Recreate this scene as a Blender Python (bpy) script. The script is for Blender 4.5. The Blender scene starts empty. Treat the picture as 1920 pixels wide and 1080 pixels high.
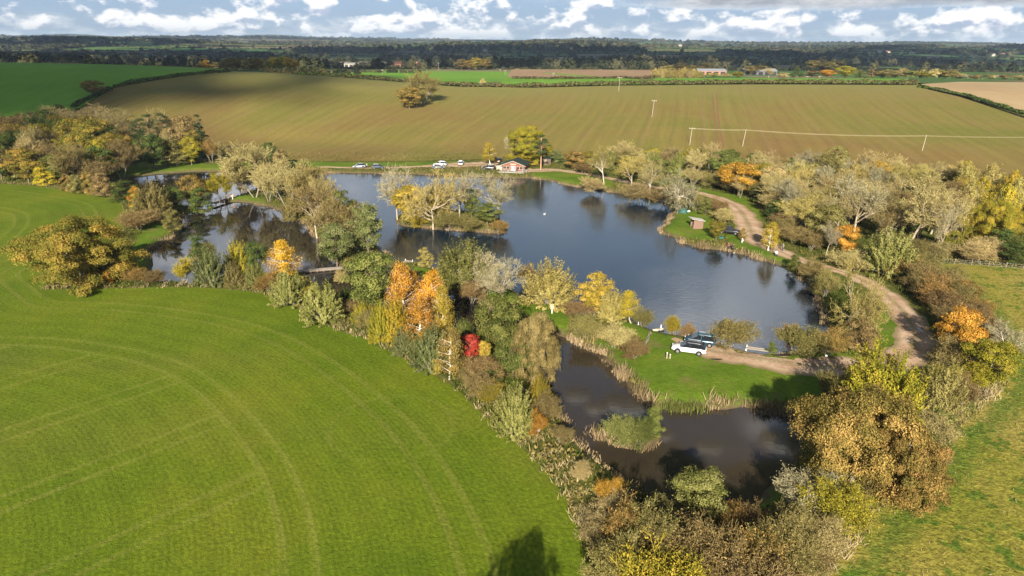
import bpy, bmesh, math, random
import numpy as np
from mathutils import Vector, Matrix, Euler
from mathutils.geometry import delaunay_2d_cdt
R = math.radians
random.seed(7)
rg = np.random.default_rng(7)
SC = bpy.context.scene
COL = SC.collection
# ------------------------------------------------------------------ camera
CAM_H = 42.0
cd = bpy.data.cameras.new('camera'); cam = bpy.data.objects.new('camera', cd); COL.objects.link(cam)
cd.sensor_width = 36; cd.lens = 24; cd.clip_start = 0.5; cd.clip_end = 60000
cam.matrix_world = Matrix.Translation((0, 0, CAM_H)) @ Matrix.Rotation(R(70), 4, 'X') @ Matrix.Rotation(R(0.45), 4, 'Z')
SC.camera = cam
CM = np.array(cam.matrix_world.to_3x3())
# ------------------------------------------------------------------ world, sun, exposure
SUN_EL, SUN_AZ = 25.0, 6.5          # shadows fall away from the camera, 6.5 degrees to the right of +Y
SC.view_settings.view_transform = 'Standard'; SC.view_settings.look = 'None'
SC.view_settings.gamma = 1; SC.view_settings.use_curve_mapping = False
SC.view_settings.exposure = EXPOSURE = 1.27
W = bpy.data.worlds.new("World"); SC.world = W; W.use_nodes = True
def NT(nt):
    def add(t, **kw):
        n = nt.nodes.new(t)
        for k, v in kw.items():
            if k in n.inputs: n.inputs[k].default_value = v
            else: setattr(n, k, v)
        return n
    return add, (lambda a, b: nt.links.new(a, b))
def world_nodes():
    nt = W.node_tree; nt.nodes.clear(); A, L = NT(nt)
    out = A('ShaderNodeOutputWorld'); bg = A('ShaderNodeBackground', Strength=0.05); L(bg.outputs[0], out.inputs[0])
    sky = A('ShaderNodeTexSky', sky_type='NISHITA', sun_disc=False)
    sky.sun_elevation = R(SUN_EL); sky.sun_rotation = R(180 + SUN_AZ); sky.air_density = 1.0; sky.dust_density = 0.6; sky.ozone_density = 2.0
    tc = A('ShaderNodeTexCoord')
    sep = A('ShaderNodeSeparateXYZ'); L(tc.outputs['Generated'], sep.inputs[0])
    def mp(sx, sz, off):
        m = A('ShaderNodeMapping'); m.inputs['Scale'].default_value = (sx, sx, sz); m.inputs['Location'].default_value = off
        L(tc.outputs['Generated'], m.inputs['Vector']); return m
    def noise(m, sc, det=8, ro=.55, dist=0.0):
        n = A('ShaderNodeTexNoise', Scale=sc, Detail=det, Roughness=ro, Distortion=dist); L(m.outputs[0], n.inputs['Vector']); return n
    def ramp(src, stops):
        r = A('ShaderNodeValToRGB'); e = r.color_ramp.elements
        while len(e) < len(stops): e.new(.5)
        for i, (p, c) in enumerate(stops): e[i].position = p; e[i].color = (c, c, c, 1) if isinstance(c, (int, float)) else (*c, 1)
        L(src, r.inputs[0]); return r
    def mth(op, a, b):
        m = A('ShaderNodeMath', operation=op)
        for i, v in enumerate((a, b)):
            if isinstance(v, (int, float)): m.inputs[i].default_value = v
            else: L(v, m.inputs[i])
        return m.outputs[0]
    # low cumulus near the horizon
    n1 = noise(mp(1, 1.8, (3.1, 1.7, 0.05)), 19, 8, .55, .05)
    n1b = noise(mp(1, 1.8, (3.1, 1.7, 0.05 + .014)), 19, 8, .55, .05)
    c1 = ramp(n1.outputs[0], [(.48, 0), (.56, 1)])
    # the higher, broader cloud sheets
    n2 = noise(mp(1, 1.6, (7.3, 4.5, 1.0)), 3.4, 8, .55, .3)
    c2 = ramp(n2.outputs[0], [(.44, 0), (.60, 1)])
    hi = ramp(sep.outputs[2], [(.045, 0), (.075, 1), (.30, .8), (.42, .05)])
    lo = ramp(sep.outputs[2], [(.0, .75), (.012, 1), (.06, 1), (.12, .3), (.3, 0)])
    band = noise(mp(1, 5, (1.1, 9.7, 0.3)), 9, 7, .6); bandc = ramp(band.outputs[0], [(.40, 0), (.60, .8)]); bandz = ramp(sep.outputs[2], [(0, 1), (.014, .8), (.028, .0)])
    cov = mth('MAXIMUM', mth('MULTIPLY', c1.outputs[0], lo.outputs[0]), mth('MULTIPLY', mth('MULTIPLY', c2.outputs[0], hi.outputs[0]), .8))
    cov = mth('MAXIMUM', cov, mth('MULTIPLY', bandc.outputs[0], bandz.outputs[0]))
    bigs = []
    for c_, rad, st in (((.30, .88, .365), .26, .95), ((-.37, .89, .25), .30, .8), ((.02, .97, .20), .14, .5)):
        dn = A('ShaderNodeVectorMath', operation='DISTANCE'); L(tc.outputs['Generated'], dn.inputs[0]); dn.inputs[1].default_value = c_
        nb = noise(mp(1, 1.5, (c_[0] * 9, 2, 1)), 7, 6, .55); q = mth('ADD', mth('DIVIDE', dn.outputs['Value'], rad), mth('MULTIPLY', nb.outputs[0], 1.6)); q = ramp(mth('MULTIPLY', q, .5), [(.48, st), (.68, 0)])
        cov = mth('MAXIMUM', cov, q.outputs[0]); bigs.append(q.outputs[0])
    sh = mth('SUBTRACT', n1.outputs[0], n1b.outputs[0])
    shr = ramp(mth('ADD', mth('MULTIPLY', sh, 3.2), .5), [(.30, (4.56, 5.25, 6.63)), (.60, (9.94, 9.94, 9.94))])
    base = A('ShaderNodeMixRGB'); hz = ramp(sep.outputs[2], [(0.0, 1), (.06, .95), (.32, .7), (.45, .0)]); L(hz.outputs[0], base.inputs[0])
    L(sky.outputs[0], base.inputs[1]); 
    bc = A('ShaderNodeValToRGB'); L(sep.outputs[2], bc.inputs[0]); e = bc.color_ramp.elements; e.new(.5); e[0].position = 0; e[0].color = (3.85, 4.85, 5.9, 1); e[1].position = .06; e[1].color = (3.2, 4.55, 6.4, 1); e[2].position = .25; e[2].color = (4.9, 6.5, 8.9, 1); L(bc.outputs[0], base.inputs[2])
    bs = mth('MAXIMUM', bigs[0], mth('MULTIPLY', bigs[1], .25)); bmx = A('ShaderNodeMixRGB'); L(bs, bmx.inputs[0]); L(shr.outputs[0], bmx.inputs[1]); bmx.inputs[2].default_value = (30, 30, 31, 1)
    tz = ramp(mth('ADD', sep.outputs[2], mth('MULTIPLY', noise(mp(1, 2.5, (5, 3, 2)), 9, 6, .55).outputs[0], .018)), [(.047, 0), (.052, 1)]); tx = ramp(sep.outputs[0], [(.12, 0), (.24, 1)]); tz2 = ramp(sep.outputs[2], [(.085, 1), (.11, 0)])
    tb = mth('MULTIPLY', mth('MULTIPLY', tz.outputs[0], tx.outputs[0]), tz2.outputs[0]); cov = mth('MAXIMUM', cov, tb)
    tc2 = ramp(noise(mp(1, 4, (2, 8, 1)), 12, 6, .6).outputs[0], [(.42, (3.6, 3.9, 4.4)), (.60, (6.9, 7.0, 7.2))]); b2 = A('ShaderNodeMixRGB'); L(tb, b2.inputs[0]); L(bmx.outputs[0], b2.inputs[1]); L(tc2.outputs[0], b2.inputs[2]); shr = b2
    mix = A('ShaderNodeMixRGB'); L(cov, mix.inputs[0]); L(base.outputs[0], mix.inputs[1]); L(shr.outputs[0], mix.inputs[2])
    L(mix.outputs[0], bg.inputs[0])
world_nodes()
sd_ = bpy.data.lights.new('sun', 'SUN'); sd_.energy = 5.0; sd_.angle = R(0.5); sd_.color = (1, .90, .76)
sun = bpy.data.objects.new('sun', sd_); COL.objects.link(sun)
to_sun = Vector((-math.sin(R(SUN_AZ)) * math.cos(R(SUN_EL)), -math.cos(R(SUN_AZ)) * math.cos(R(SUN_EL)), math.sin(R(SUN_EL))))
sun.rotation_euler = to_sun.to_track_quat('Z', 'Y').to_euler()
SC.cycles.max_bounces = 6; SC.cycles.diffuse_bounces = 2; SC.cycles.glossy_bounces = 2; SC.cycles.transmission_bounces = 3
SC.cycles.volume_bounces = 0; SC.cycles.transparent_max_bounces = 6; SC.cycles.use_denoising = True; SC.cycles.caustics_reflective = False
# ------------------------------------------------------------------ terrain
def ray(u, v):
    d = CM @ np.array(((u - 960) / 1280.0, -(v - 540) / 1280.0, -1.0)); return d
def h_at(u, v, Y):
    d = ray(u, v); s = Y / d[1]; return d[0] * s / Y, CAM_H + d[2] * s
YC = 450.0
_cr = [h_at(u, v, YC) for u, v in [(-150, 119), (0, 120), (200, 124), (330, 129), (430, 135), (540, 140), (640, 147), (800, 160), (930, 167), (1040, 166), (1140, 163), (1450, 160), (1720, 161), (1920, 165), (2100, 170)]]
_ct, _ch = [c[0] for c in _cr], [c[1] for c in _cr]
_sk = [h_at(u, v, 10000.) for u, v in [(-200, 70), (0, 69), (60, 68), (130, 66), (200, 70), (340, 70), (420, 69), (512, 66), (600, 71), (700, 73), (800, 74), (960, 77), (1060, 78), (1150, 77), (1200, 80), (1400, 84), (1700, 88), (1920, 92), (2200, 94)]]
_st, _shh = [c[0] for c in _sk], [c[1] for c in _sk]
def ss(x): x = np.clip(x, 0, 1); return x * x * (3 - 2 * x)
def YB(t): return np.interp(t, [-.75, -.45, 0, .4, .75], [290, 285, 262, 252, 212])
def H(X, Y):
    """height of the land away from the pond banks"""
    X = np.asarray(X, float); Y = np.asarray(Y, float); Ys = np.maximum(Y, 1.)
    t = np.clip(X / Ys, -1.2, 1.2)
    hc = (np.interp(t, _ct, _ch) + np.interp(t - .02, _ct, _ch) + np.interp(t + .02, _ct, _ch)) / 3
    yb = YB(t); u = np.clip((Ys - yb) / (YC - yb), 0, 1)
    s = .45 * ss(u) + .55 * np.sin(u * math.pi / 2) * ss(u * 6)
    z = .8 + (hc - .8) * s
    k = [(YC, hc), (800, np.interp(t, [-.8, -.4, -.2, 0, .5], [9, 8, 7.5, 8, 8.5])), (1350, -4 + 0 * t), (2000, -11 + 0 * t), (3500, 18 + 8 * np.sin(t * 9 + 1)), (4600, 6 + 0 * t), (6300, 30 + 7 * np.sin(t * 14)), (7600, 20 + 0 * t), (10000, np.interp(t, _st, _shh)), (16000, np.interp(t, _st, _shh))]
    for (y0, h0), (y1, h1) in zip(k[:-1], k[1:]):
        z = np.where(Ys > y0, h0 + (h1 - h0) * ss((Ys - y0) / (y1 - y0)), z)
    w = ss((Ys - 900) / 600)
    z = z + w * (2.2 * np.sin(X / 310 + 1) * np.sin(Y / 270) + 3.5 * ss((Ys - 2500) / 2000) * np.sin(X / 640 + Y / 900) * np.sin(Y / 520 + 2))
    return z
_S = np.concatenate([np.linspace(240, 1200, 500), np.geomspace(1205, 14000, 250)])
def G(u, v):
    """the point of the land seen at a photo position (1920 x 1080)"""
    d = ray(u, v)
    if d[2] < 0:
        s = (.8 - CAM_H) / d[2]
        x, y = d[0] * s, d[1] * s
        if y < YB(x / y): return np.array((x, y, .8))
    Ys = _S; s = Ys / d[1]; zr = CAM_H + d[2] * s; hh = H(d[0] * s, Ys)
    i = np.argmax(zr < hh)
    if zr[i] >= hh[i]: i = len(Ys) - 1
    if i == 0: return np.array((d[0] * s[0], Ys[0], float(hh[0])))
    a, b = zr[i-1] - hh[i-1], zr[i] - hh[i]; f = a / (a - b + 1e-9); y = Ys[i-1] + f * (Ys[i] - Ys[i-1]); s = y / d[1]
    return np.array((d[0] * s, y, float(H(d[0] * s, y))))
def GW(pts): return np.array([G(u, v)[:2] for u, v in pts])
def top_h(P, v):
    """height of a thing standing at P whose top shows at photo row v"""
    lo, hi = 0., 60.
    inv = CM.T
    for _ in range(30):
        m = (lo + hi) / 2; q = inv @ (np.array((P[0], P[1], P[2] + m)) - np.array((0, 0, CAM_H)))
        y = 540 - 1280 * q[1] / -q[2]
        if y > v: lo = m
        else: hi = m
    return lo
def depth(P): return -(CM.T @ (np.array(P) - np.array((0, 0, CAM_H))))[2]
def catmull(P, closed=True, step=1.0):
    P = np.asarray(P, float); n = len(P); out = []
    for i in range(n if closed else n - 1):
        p0, p1, p2, p3 = (P[(i + k) % n] if closed else P[min(max(i + k, 0), n - 1)] for k in (-1, 0, 1, 2))
        m = max(1, int(np.linalg.norm(p2 - p1) / step))
        for j in range(m):
            a = j / m
            out.append(.5 * ((2 * p1) + (-p0 + p2) * a + (2*p0 - 5*p1 + 4*p2 - p3) * a*a + (-p0 + 3*p1 - 3*p2 + p3) * a**3))
    if not closed: out.append(P[-1])
    return np.array(out)
def inside(pts, poly):
    x, y = pts[:, 0], pts[:, 1]; r = np.zeros(len(pts), bool); a = poly; b = np.roll(poly, -1, 0)
    for (x0, y0), (x1, y1) in zip(a, b):
        if y0 == y1: continue
        c = ((y0 > y) != (y1 > y)) & (x < (x1 - x0) * (y - y0) / (y1 - y0) + x0); r ^= c
    return r
def dist_poly(pts, poly, closed=True, chunk=4000):
    a = poly if closed else poly[:-1]; b = np.roll(poly, -1, 0) if closed else poly[1:]
    e = b - a; L2 = (e * e).sum(1) + 1e-9; out = np.empty(len(pts))
    for i in range(0, len(pts), chunk):
        p = pts[i:i+chunk, None, :]; w = p - a[None]; t = np.clip((w * e[None]).sum(2) / L2, 0, 1)
        d = w - t[..., None] * e[None]; out[i:i+chunk] = np.sqrt((d * d).sum(2).min(1))
    return out
def sdist(pts, poly, lim=6.0):
    """signed distance (positive inside), only computed near the outline"""
    r = np.full(len(pts), -lim); lo, hi = poly.min(0) - lim, poly.max(0) + lim
    m = ((pts >= lo) & (pts <= hi)).all(1)
    if m.any():
        q = pts[m]; d = np.minimum(dist_poly(q, poly), lim); r[m] = np.where(inside(q, poly), d, -d)
    return r
def wob(P, amp, f=.5):
    P = P.copy(); x, y = P[:, 0].copy(), P[:, 1].copy()
    P[:, 0] += amp * (np.sin(y * f * 1.3 + x * f * .7) + .6 * np.sin(y * f * 3.1 + 1.0 + x * f * 2.3)) * .6
    P[:, 1] += amp * (np.sin(x * f * 1.1 - y * f * .6 + 2) + .6 * np.sin(x * f * 2.9 + y * f * 1.9)) * .6
    return P
PONDS = {}
PX = {
 'main': [(585,322),(640,320),(760,322),(840,325),(900,327),(960,330),(1010,331),(1060,341),(1110,349),(1160,358),(1200,365),(1235,372),(1258,388),(1257,404),(1242,420),(1240,431),(1268,440),(1283,450),(1300,456),(1335,461),(1361,463),(1378,467),(1399,473),(1420,478),(1441,484),(1462,492),(1485,503),(1510,520),(1528,545),(1542,575),(1555,610),(1555,640),(1520,652),(1480,656),(1447,657),(1400,650),(1360,641),(1330,633),(1286,623),(1250,618),(1228,613),(1215,606),(1185,594),(1150,588),(1105,585),(1064,571),(1045,562),(1000,560),(975,545),(950,532),(900,522),(860,508),(815,497),(790,489),(765,486),(737,481),(720,468),(703,456),(680,438),(652,412),(625,375),(598,345)],
 'left': [(560,503),(500,515),(450,521),(400,526),(320,523),(292,518),(287,500),(284,463),(300,453),(320,437),(340,427),(343,407),(353,393),(392,390),(402,378),(427,373),(477,377),(520,388),(560,408),(588,435),(612,465),(628,485),(642,497),(660,501),(693,500),(707,491),(735,496),(780,512),(820,530),(845,541),(860,549),(890,554),(912,563),(935,580),(915,605),(870,612),(800,590),(720,575),(650,560),(600,535)],
 'upper': [(215,338),(267,325),(333,319),(410,317),(470,322),(505,332),(480,350),(436,366),(404,377),(392,388),(360,385),(300,372),(250,358)],
 'lower': [(1027,618),(1057,623),(1097,643),(1133,653),(1140,670),(1160,690),(1200,733),(1220,752),(1250,754),(1280,764),(1313,754),(1363,757),(1397,753),(1427,768),(1467,767),(1500,775),(1505,800),(1490,850),(1480,870),(1447,893),(1427,920),(1380,942),(1330,950),(1280,945),(1243,932),(1197,908),(1147,870),(1113,847),(1095,828),(1077,810),(1065,787),(1035,760),(1022,733),(1005,700),(990,660),(1000,632)],
}
ISL = {
 'main_island': [(742,402),(750,416),(810,423),(877,427),(943,432),(950,418),(930,402),(880,392),(800,392),(760,394)],
 'small_island': [(352,468),(362,480),(385,482),(400,473),(395,463),(375,458),(356,460)],
 'pond_island': [(1100,797),(1140,815),(1163,829),(1207,832),(1228,822),(1244,806),(1232,792),(1190,788),(1150,792),(1120,792)],
}
for k in PX: PONDS[k] = wob(catmull(GW(PX[k]), True, 1.2), .35, .6)
ISLP = {k: wob(catmull(GW(p), True, .8), .25, .8) for k, p in ISL.items()}
def water_sd(pts, lim=5.0):
    s = np.full(len(pts), -lim)
    for p in PONDS.values(): s = np.maximum(s, sdist(pts, p, lim))
    for p in ISLP.values(): s = np.minimum(s, -sdist(pts, p, lim))
    return s
def ground_z(pts):
    s = water_sd(pts); z = H(pts[:, 0], pts[:, 1])
    bank = np.interp(-s, [-3, -1, 0, .7, 2.0, 3.5], [-1.3, -.7, -.02, .45, .72, 1.0])
    return np.where(s > -3.5, np.minimum(np.where(s > -2, bank, .8 + 0*s), z), z)
def gz(x, y): return float(ground_z(np.array([[x, y]]))[0])
MOWN = [
 [(975,553),(1050,568),(1070,590),(1067,612),(1057,624),(1030,614),(985,592),(965,572)],
 [(1150,602),(1215,609),(1286,625),(1330,635),(1400,653),(1450,660),(1600,666),(1600,720),(1500,748),(1330,754),(1240,754),(1185,706),(1140,662),(1112,640),(1128,634),(1180,668),(1205,668),(1208,640),(1175,620)],
 [(775,500),(840,513),(900,527),(960,545),(990,556),(985,570),(930,562),(890,550),(830,532),(790,515)],
 [(1690,560),(1705,600),(1690,640),(1640,658),(1590,665),(1605,645),(1640,600),(1655,565)],
 [(1258,404),(1290,394),(1318,398),(1345,420),(1360,445),(1335,452),(1290,446),(1245,428)],
 [(1300,350),(1345,360),(1395,370),(1420,390),(1440,440),(1475,482),(1500,490),(1475,498),(1440,484),(1400,468),(1375,460),(1360,440),(1400,440),(1385,400),(1340,370)],
 [(1330,372),(1370,385),(1392,410),(1392,435),(1378,430),(1365,400)],
 [(285,415),(325,438),(300,454),(284,463),(288,500),(286,520),(255,515),(240,480),(262,440)],
 [(225,322),(290,300),(400,308),(470,303),(470,322),(410,318),(333,320),(267,326),(230,338)],
 [(540,302),(640,304),(800,303),(860,302),(860,308),(640,313),(545,312)],
 [(1000,322),(1060,318),(1135,332),(1150,350),(1110,349),(1060,341),(1010,332)],
 [(430,367),(480,368),(500,380),(477,378),(430,374)],
 [(645,496),(700,478),(712,462),(730,475),(745,486),(715,494),(690,501),(650,501)],
 [(1400,925),(1450,900),(1490,880),(1500,905),(1450,950),(1395,960)],
 [(1060,815),(1090,830),(1130,865),(1180,905),(1165,915),(1110,870),(1060,832)],
]
MOWNP = [catmull(GW(p), True, 2.5) for p in MOWN]
TRACK_PX = [((600,313),1.3),((700,315),1.4),((790,312),1.6),((860,309),4.5),((930,309),6.5),((985,319),4.0),((1040,319),2.5),((1090,325),1.7),((1150,336),1.7),((1220,350),1.7),((1290,358),1.7),((1345,371),2.0),((1383,390),2.8),((1402,418),3.4),((1416,446),3.6),((1465,473),2.2),((1520,494),1.7),((1585,512),1.7),((1640,538),2.0),((1685,575),2.4),((1712,615),2.6),((1712,655),2.8),((1660,684),2.8),((1600,688),3.0),((1520,686),3.4),((1450,676),3.5),((1380,666),3.3),((1330,657),2.6),((1300,651),1.8),((1262,634),.5)]
# ------------------------------------------------------------------ helpers
def mesh_np(name, V, F, mat=None, smooth=False, **attrs):
    me = bpy.data.meshes.new(name); V = np.asarray(V, np.float32); F = np.asarray(F, np.int32); k = F.shape[1]
    me.vertices.add(len(V)); me.vertices.foreach_set('co', V.ravel())
    me.loops.add(F.size); me.loops.foreach_set('vertex_index', F.ravel())
    me.polygons.add(len(F)); me.polygons.foreach_set('loop_start', np.arange(0, F.size, k, dtype=np.int32))
    for a, d in attrs.items():
        at = me.attributes.new(a, 'FLOAT', 'POINT'); at.data.foreach_set('value', np.asarray(d, np.float32))
    if mat: me.materials.append(mat)
    me.update(calc_edges=True); me.validate()
    if smooth: me.polygons.foreach_set('use_smooth', np.ones(len(me.polygons), bool))
    return me
def obj(name, me, parent=None, loc=None):
    o = bpy.data.objects.new(name, me); COL.objects.link(o)
    if parent: o.parent = parent
    if loc is not None: o.location = loc
    return o
def tag(o, label=None, cat=None, group=None, kind=None):
    if label: o['label'] = label
    if cat: o['category'] = cat
    if group: o['group'] = group
    if kind: o['kind'] = kind
    return o
def empty(name, loc, rz=0, label=None, cat=None, group=None):
    o = bpy.data.objects.new(name, None); COL.objects.link(o); o.location = loc; o.rotation_euler = (0, 0, rz); o.empty_display_size = .5
    return tag(o, label, cat, group)
def seen_mat(name):
    return bpy.data.materials.get(name)
def mat(name, col, rough=.8, metal=0, spec=.3, noise=None, bump=0, bscale=8):
    m = bpy.data.materials.get(name)
    if m: return m
    m = bpy.data.materials.new(name); m.use_nodes = True; nt = m.node_tree; A, L = NT(nt); p = nt.nodes['Principled BSDF']
    p.inputs['Base Color'].default_value = (*col, 1); p.inputs['Roughness'].default_value = rough; p.inputs['Metallic'].default_value = metal; p.inputs['Specular IOR Level'].default_value = spec
    tc = A('ShaderNodeTexCoord')
    n = A('ShaderNodeTexNoise', Scale=(noise or (6, .12))[0], Detail=5.0); L(tc.outputs['Object'], n.inputs['Vector'])
    v = (noise or (6, .12))[1]; r = A('ShaderNodeMapRange'); r.inputs['To Min'].default_value = 1 - v; r.inputs['To Max'].default_value = 1 + v; L(n.outputs[0], r.inputs[0])
    mx = A('ShaderNodeVectorMath', operation='SCALE'); mx.inputs[0].default_value = col; L(r.outputs[0], mx.inputs['Scale']); L(mx.outputs[0], p.inputs['Base Color'])
    if bump:
        b = A('ShaderNodeBump', Strength=bump); n2 = A('ShaderNodeTexNoise', Scale=float(bscale), Detail=4.0); L(tc.outputs['Object'], n2.inputs['Vector']); L(n2.outputs[0], b.inputs['Height']); L(b.outputs[0], p.inputs['Normal'])
    return m
def leafmat(name, stops, transl=.25, vary=.22):
    """foliage: colour by leaf (attribute rnd) and by tree"""
    m = bpy.data.materials.new(name); m.use_nodes = True; nt = m.node_tree; nt.nodes.clear(); A, L = NT(nt)
    out = A('ShaderNodeOutputMaterial'); at = A('ShaderNodeAttribute', attribute_name='rnd')
    r = A('ShaderNodeValToRGB'); e = r.color_ramp.elements
    while len(e) < len(stops): e.new(.5)
    for i, (p, c) in enumerate(stops): e[i].position = p; e[i].color = (*c, 1)
    oi = A('ShaderNodeObjectInfo')
    tc = A('ShaderNodeTexCoord'); n = A('ShaderNodeTexNoise', Scale=4.5, Detail=2.0); L(tc.outputs['Object'], n.inputs['Vector'])
    ad = A('ShaderNodeMath', operation='MULTIPLY_ADD'); L(n.outputs[0], ad.inputs[0]); ad.inputs[1].default_value = .9; ad.inputs[2].default_value = -.45
    a2 = A('ShaderNodeMath', operation='ADD'); L(at.outputs['Fac'], a2.inputs[0]); L(ad.outputs[0], a2.inputs[1]); L(a2.outputs[0], r.inputs[0])
    hs = A('ShaderNodeHueSaturation')
    mr = A('ShaderNodeMapRange'); mr.inputs['To Min'].default_value = 1 - vary; mr.inputs['To Max'].default_value = 1 + vary; L(oi.outputs['Random'], mr.inputs[0]); L(mr.outputs[0], hs.inputs['Value'])
    mr2 = A('ShaderNodeMapRange'); mr2.inputs['To Min'].default_value = .490; mr2.inputs['To Max'].default_value = .509
    wn = A('ShaderNodeMath', operation='FRACT'); m3 = A('ShaderNodeMath', operation='MULTIPLY'); L(oi.outputs['Random'], m3.inputs[0]); m3.inputs[1].default_value = 7.31; L(m3.outputs[0], wn.inputs[0]); L(wn.outputs[0], mr2.inputs[0]); L(mr2.outputs[0], hs.inputs['Hue'])
    L(r.outputs[0], hs.inputs['Color'])
    d = A('ShaderNodeBsdfDiffuse'); t = A('ShaderNodeBsdfTranslucent'); L(hs.outputs[0], d.inputs[0]); L(hs.outputs[0], t.inputs[0])
    mx = A('ShaderNodeMixShader'); mx.inputs[0].default_value = transl; L(d.outputs[0], mx.inputs[1]); L(t.outputs[0], mx.inputs[2]); L(mx.outputs[0], out.inputs[0])
    return m
def landmat(name, fn, rough=.95, bump=.0, bsc=3.0):
    m = bpy.data.materials.new(name); m.use_nodes = True; nt = m.node_tree; A, L = NT(nt); p = nt.nodes['Principled BSDF']
    p.inputs['Roughness'].default_value = rough; p.inputs['Specular IOR Level'].default_value = .08
    tc = A('ShaderNodeTexCoord'); P = tc.outputs['Object']
    class K: pass
    k = K(); k.A, k.L, k.P = A, L, P
    def noise(sc, det=5, ro=.55, vec=None, dist=0.0):
        n = A('ShaderNodeTexNoise', Scale=float(sc), Detail=float(det), Roughness=ro, Distortion=dist); L(vec or P, n.inputs['Vector']); return n.outputs[0]
    def mapv(scale=(1, 1, 1), rot=0):
        q = A('ShaderNodeMapping'); q.inputs['Scale'].default_value = scale; q.inputs['Rotation'].default_value = (0, 0, rot); L(P, q.inputs[0]); return q.outputs[0]
    def ramp(src, stops):
        r = A('ShaderNodeValToRGB'); e = r.color_ramp.elements
        while len(e) < len(stops): e.new(.5)
        for i, (q, c) in enumerate(stops): e[i].position = q; e[i].color = (c, c, c, 1) if isinstance(c, (int, float)) else (*c, 1)
        L(src, r.inputs[0]); return r.outputs[0]
    def math_(op, a, b=0.0, c=None):
        q = A('ShaderNodeMath', operation=op)
        for i, v in enumerate((a, b) if c is None else (a, b, c)):
            if isinstance(v, (int, float)): q.inputs[i].default_value = v
            else: L(v, q.inputs[i])
        return q.outputs[0]
    def mixc(f, a, b, mode='MIX'):
        q = A('ShaderNodeMixRGB', blend_type=mode)
        for i, v in enumerate((f, a, b)):
            if isinstance(v, (int, float)): q.inputs[i].default_value = v if i == 0 else (v, v, v, 1)
            elif isinstance(v, tuple): q.inputs[i].default_value = (*v, 1)
            else: L(v, q.inputs[i])
        return q.outputs[0]
    def attr(nm):
        return A('ShaderNodeAttribute', attribute_name=nm).outputs['Fac']
    def vec_(p, q):
        s1 = math_('MULTIPLY', p, .45); s2 = math_('MULTIPLY', q, .012); cb = A('ShaderNodeCombineXYZ'); L(s1, cb.inputs[0]); L(s2, cb.inputs[1]); return cb.outputs[0]
    k.vec_ = vec_
    k.noise, k.mapv, k.ramp, k.m, k.mix, k.attr = noise, mapv, ramp, math_, mixc, attr
    L(fn(k), p.inputs['Base Color'])
    if bump:
        b = A('ShaderNodeBump', Strength=bump); b.inputs['Distance'].default_value = .3; L(noise(bsc, 4, .7), b.inputs['Height']); L(b.outputs[0], p.inputs['Normal'])
    return m
# ------------------------------------------------------------------ ground and field colours
def f_ground(k):
    n1 = k.noise(.12, 6); n2 = k.noise(1.6, 5, .7); n3 = k.noise(.5, 4, .6)
    rough = k.ramp(n3, [(.3, (.045, .068, .011)), (.48, (.082, .095, .018)), (.62, (.135, .115, .036)), (.8, (.10, .068, .026))])
    rough = k.mix(.75, rough, k.ramp(n2, [(.3, .45), (.7, 1.5)]), 'MULTIPLY')
    mown = k.ramp(n1, [(.3, (.060, .110, .008)), (.55, (.100, .155, .012)), (.75, (.145, .145, .024))])
    mown = k.mix(.6, mown, k.ramp(n2, [(.3, .62), (.7, 1.35)]), 'MULTIPLY')
    worn = k.ramp(k.noise(.35, 4, .6), [(.56, 0), (.70, .6)]); mown = k.mix(worn, mown, (.17, .12, .06))
    f = k.ramp(k.m('ADD', k.attr('mown'), k.m('MULTIPLY', k.m('SUBTRACT', n2, .5), .8)), [(.42, 0), (.58, 1)])
    c = k.mix(f, rough, mown)
    bank = k.ramp(k.m('ADD', k.attr('bank'), k.m('MULTIPLY', k.m('SUBTRACT', n2, .5), .5)), [(.50, 1), (.68, 0)])
    c = k.mix(bank, c, (.10, .072, .042))
    return c
_q = G(500, 700) - G(0, 870); SWA = math.atan2(_q[1], _q[0])
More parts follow.
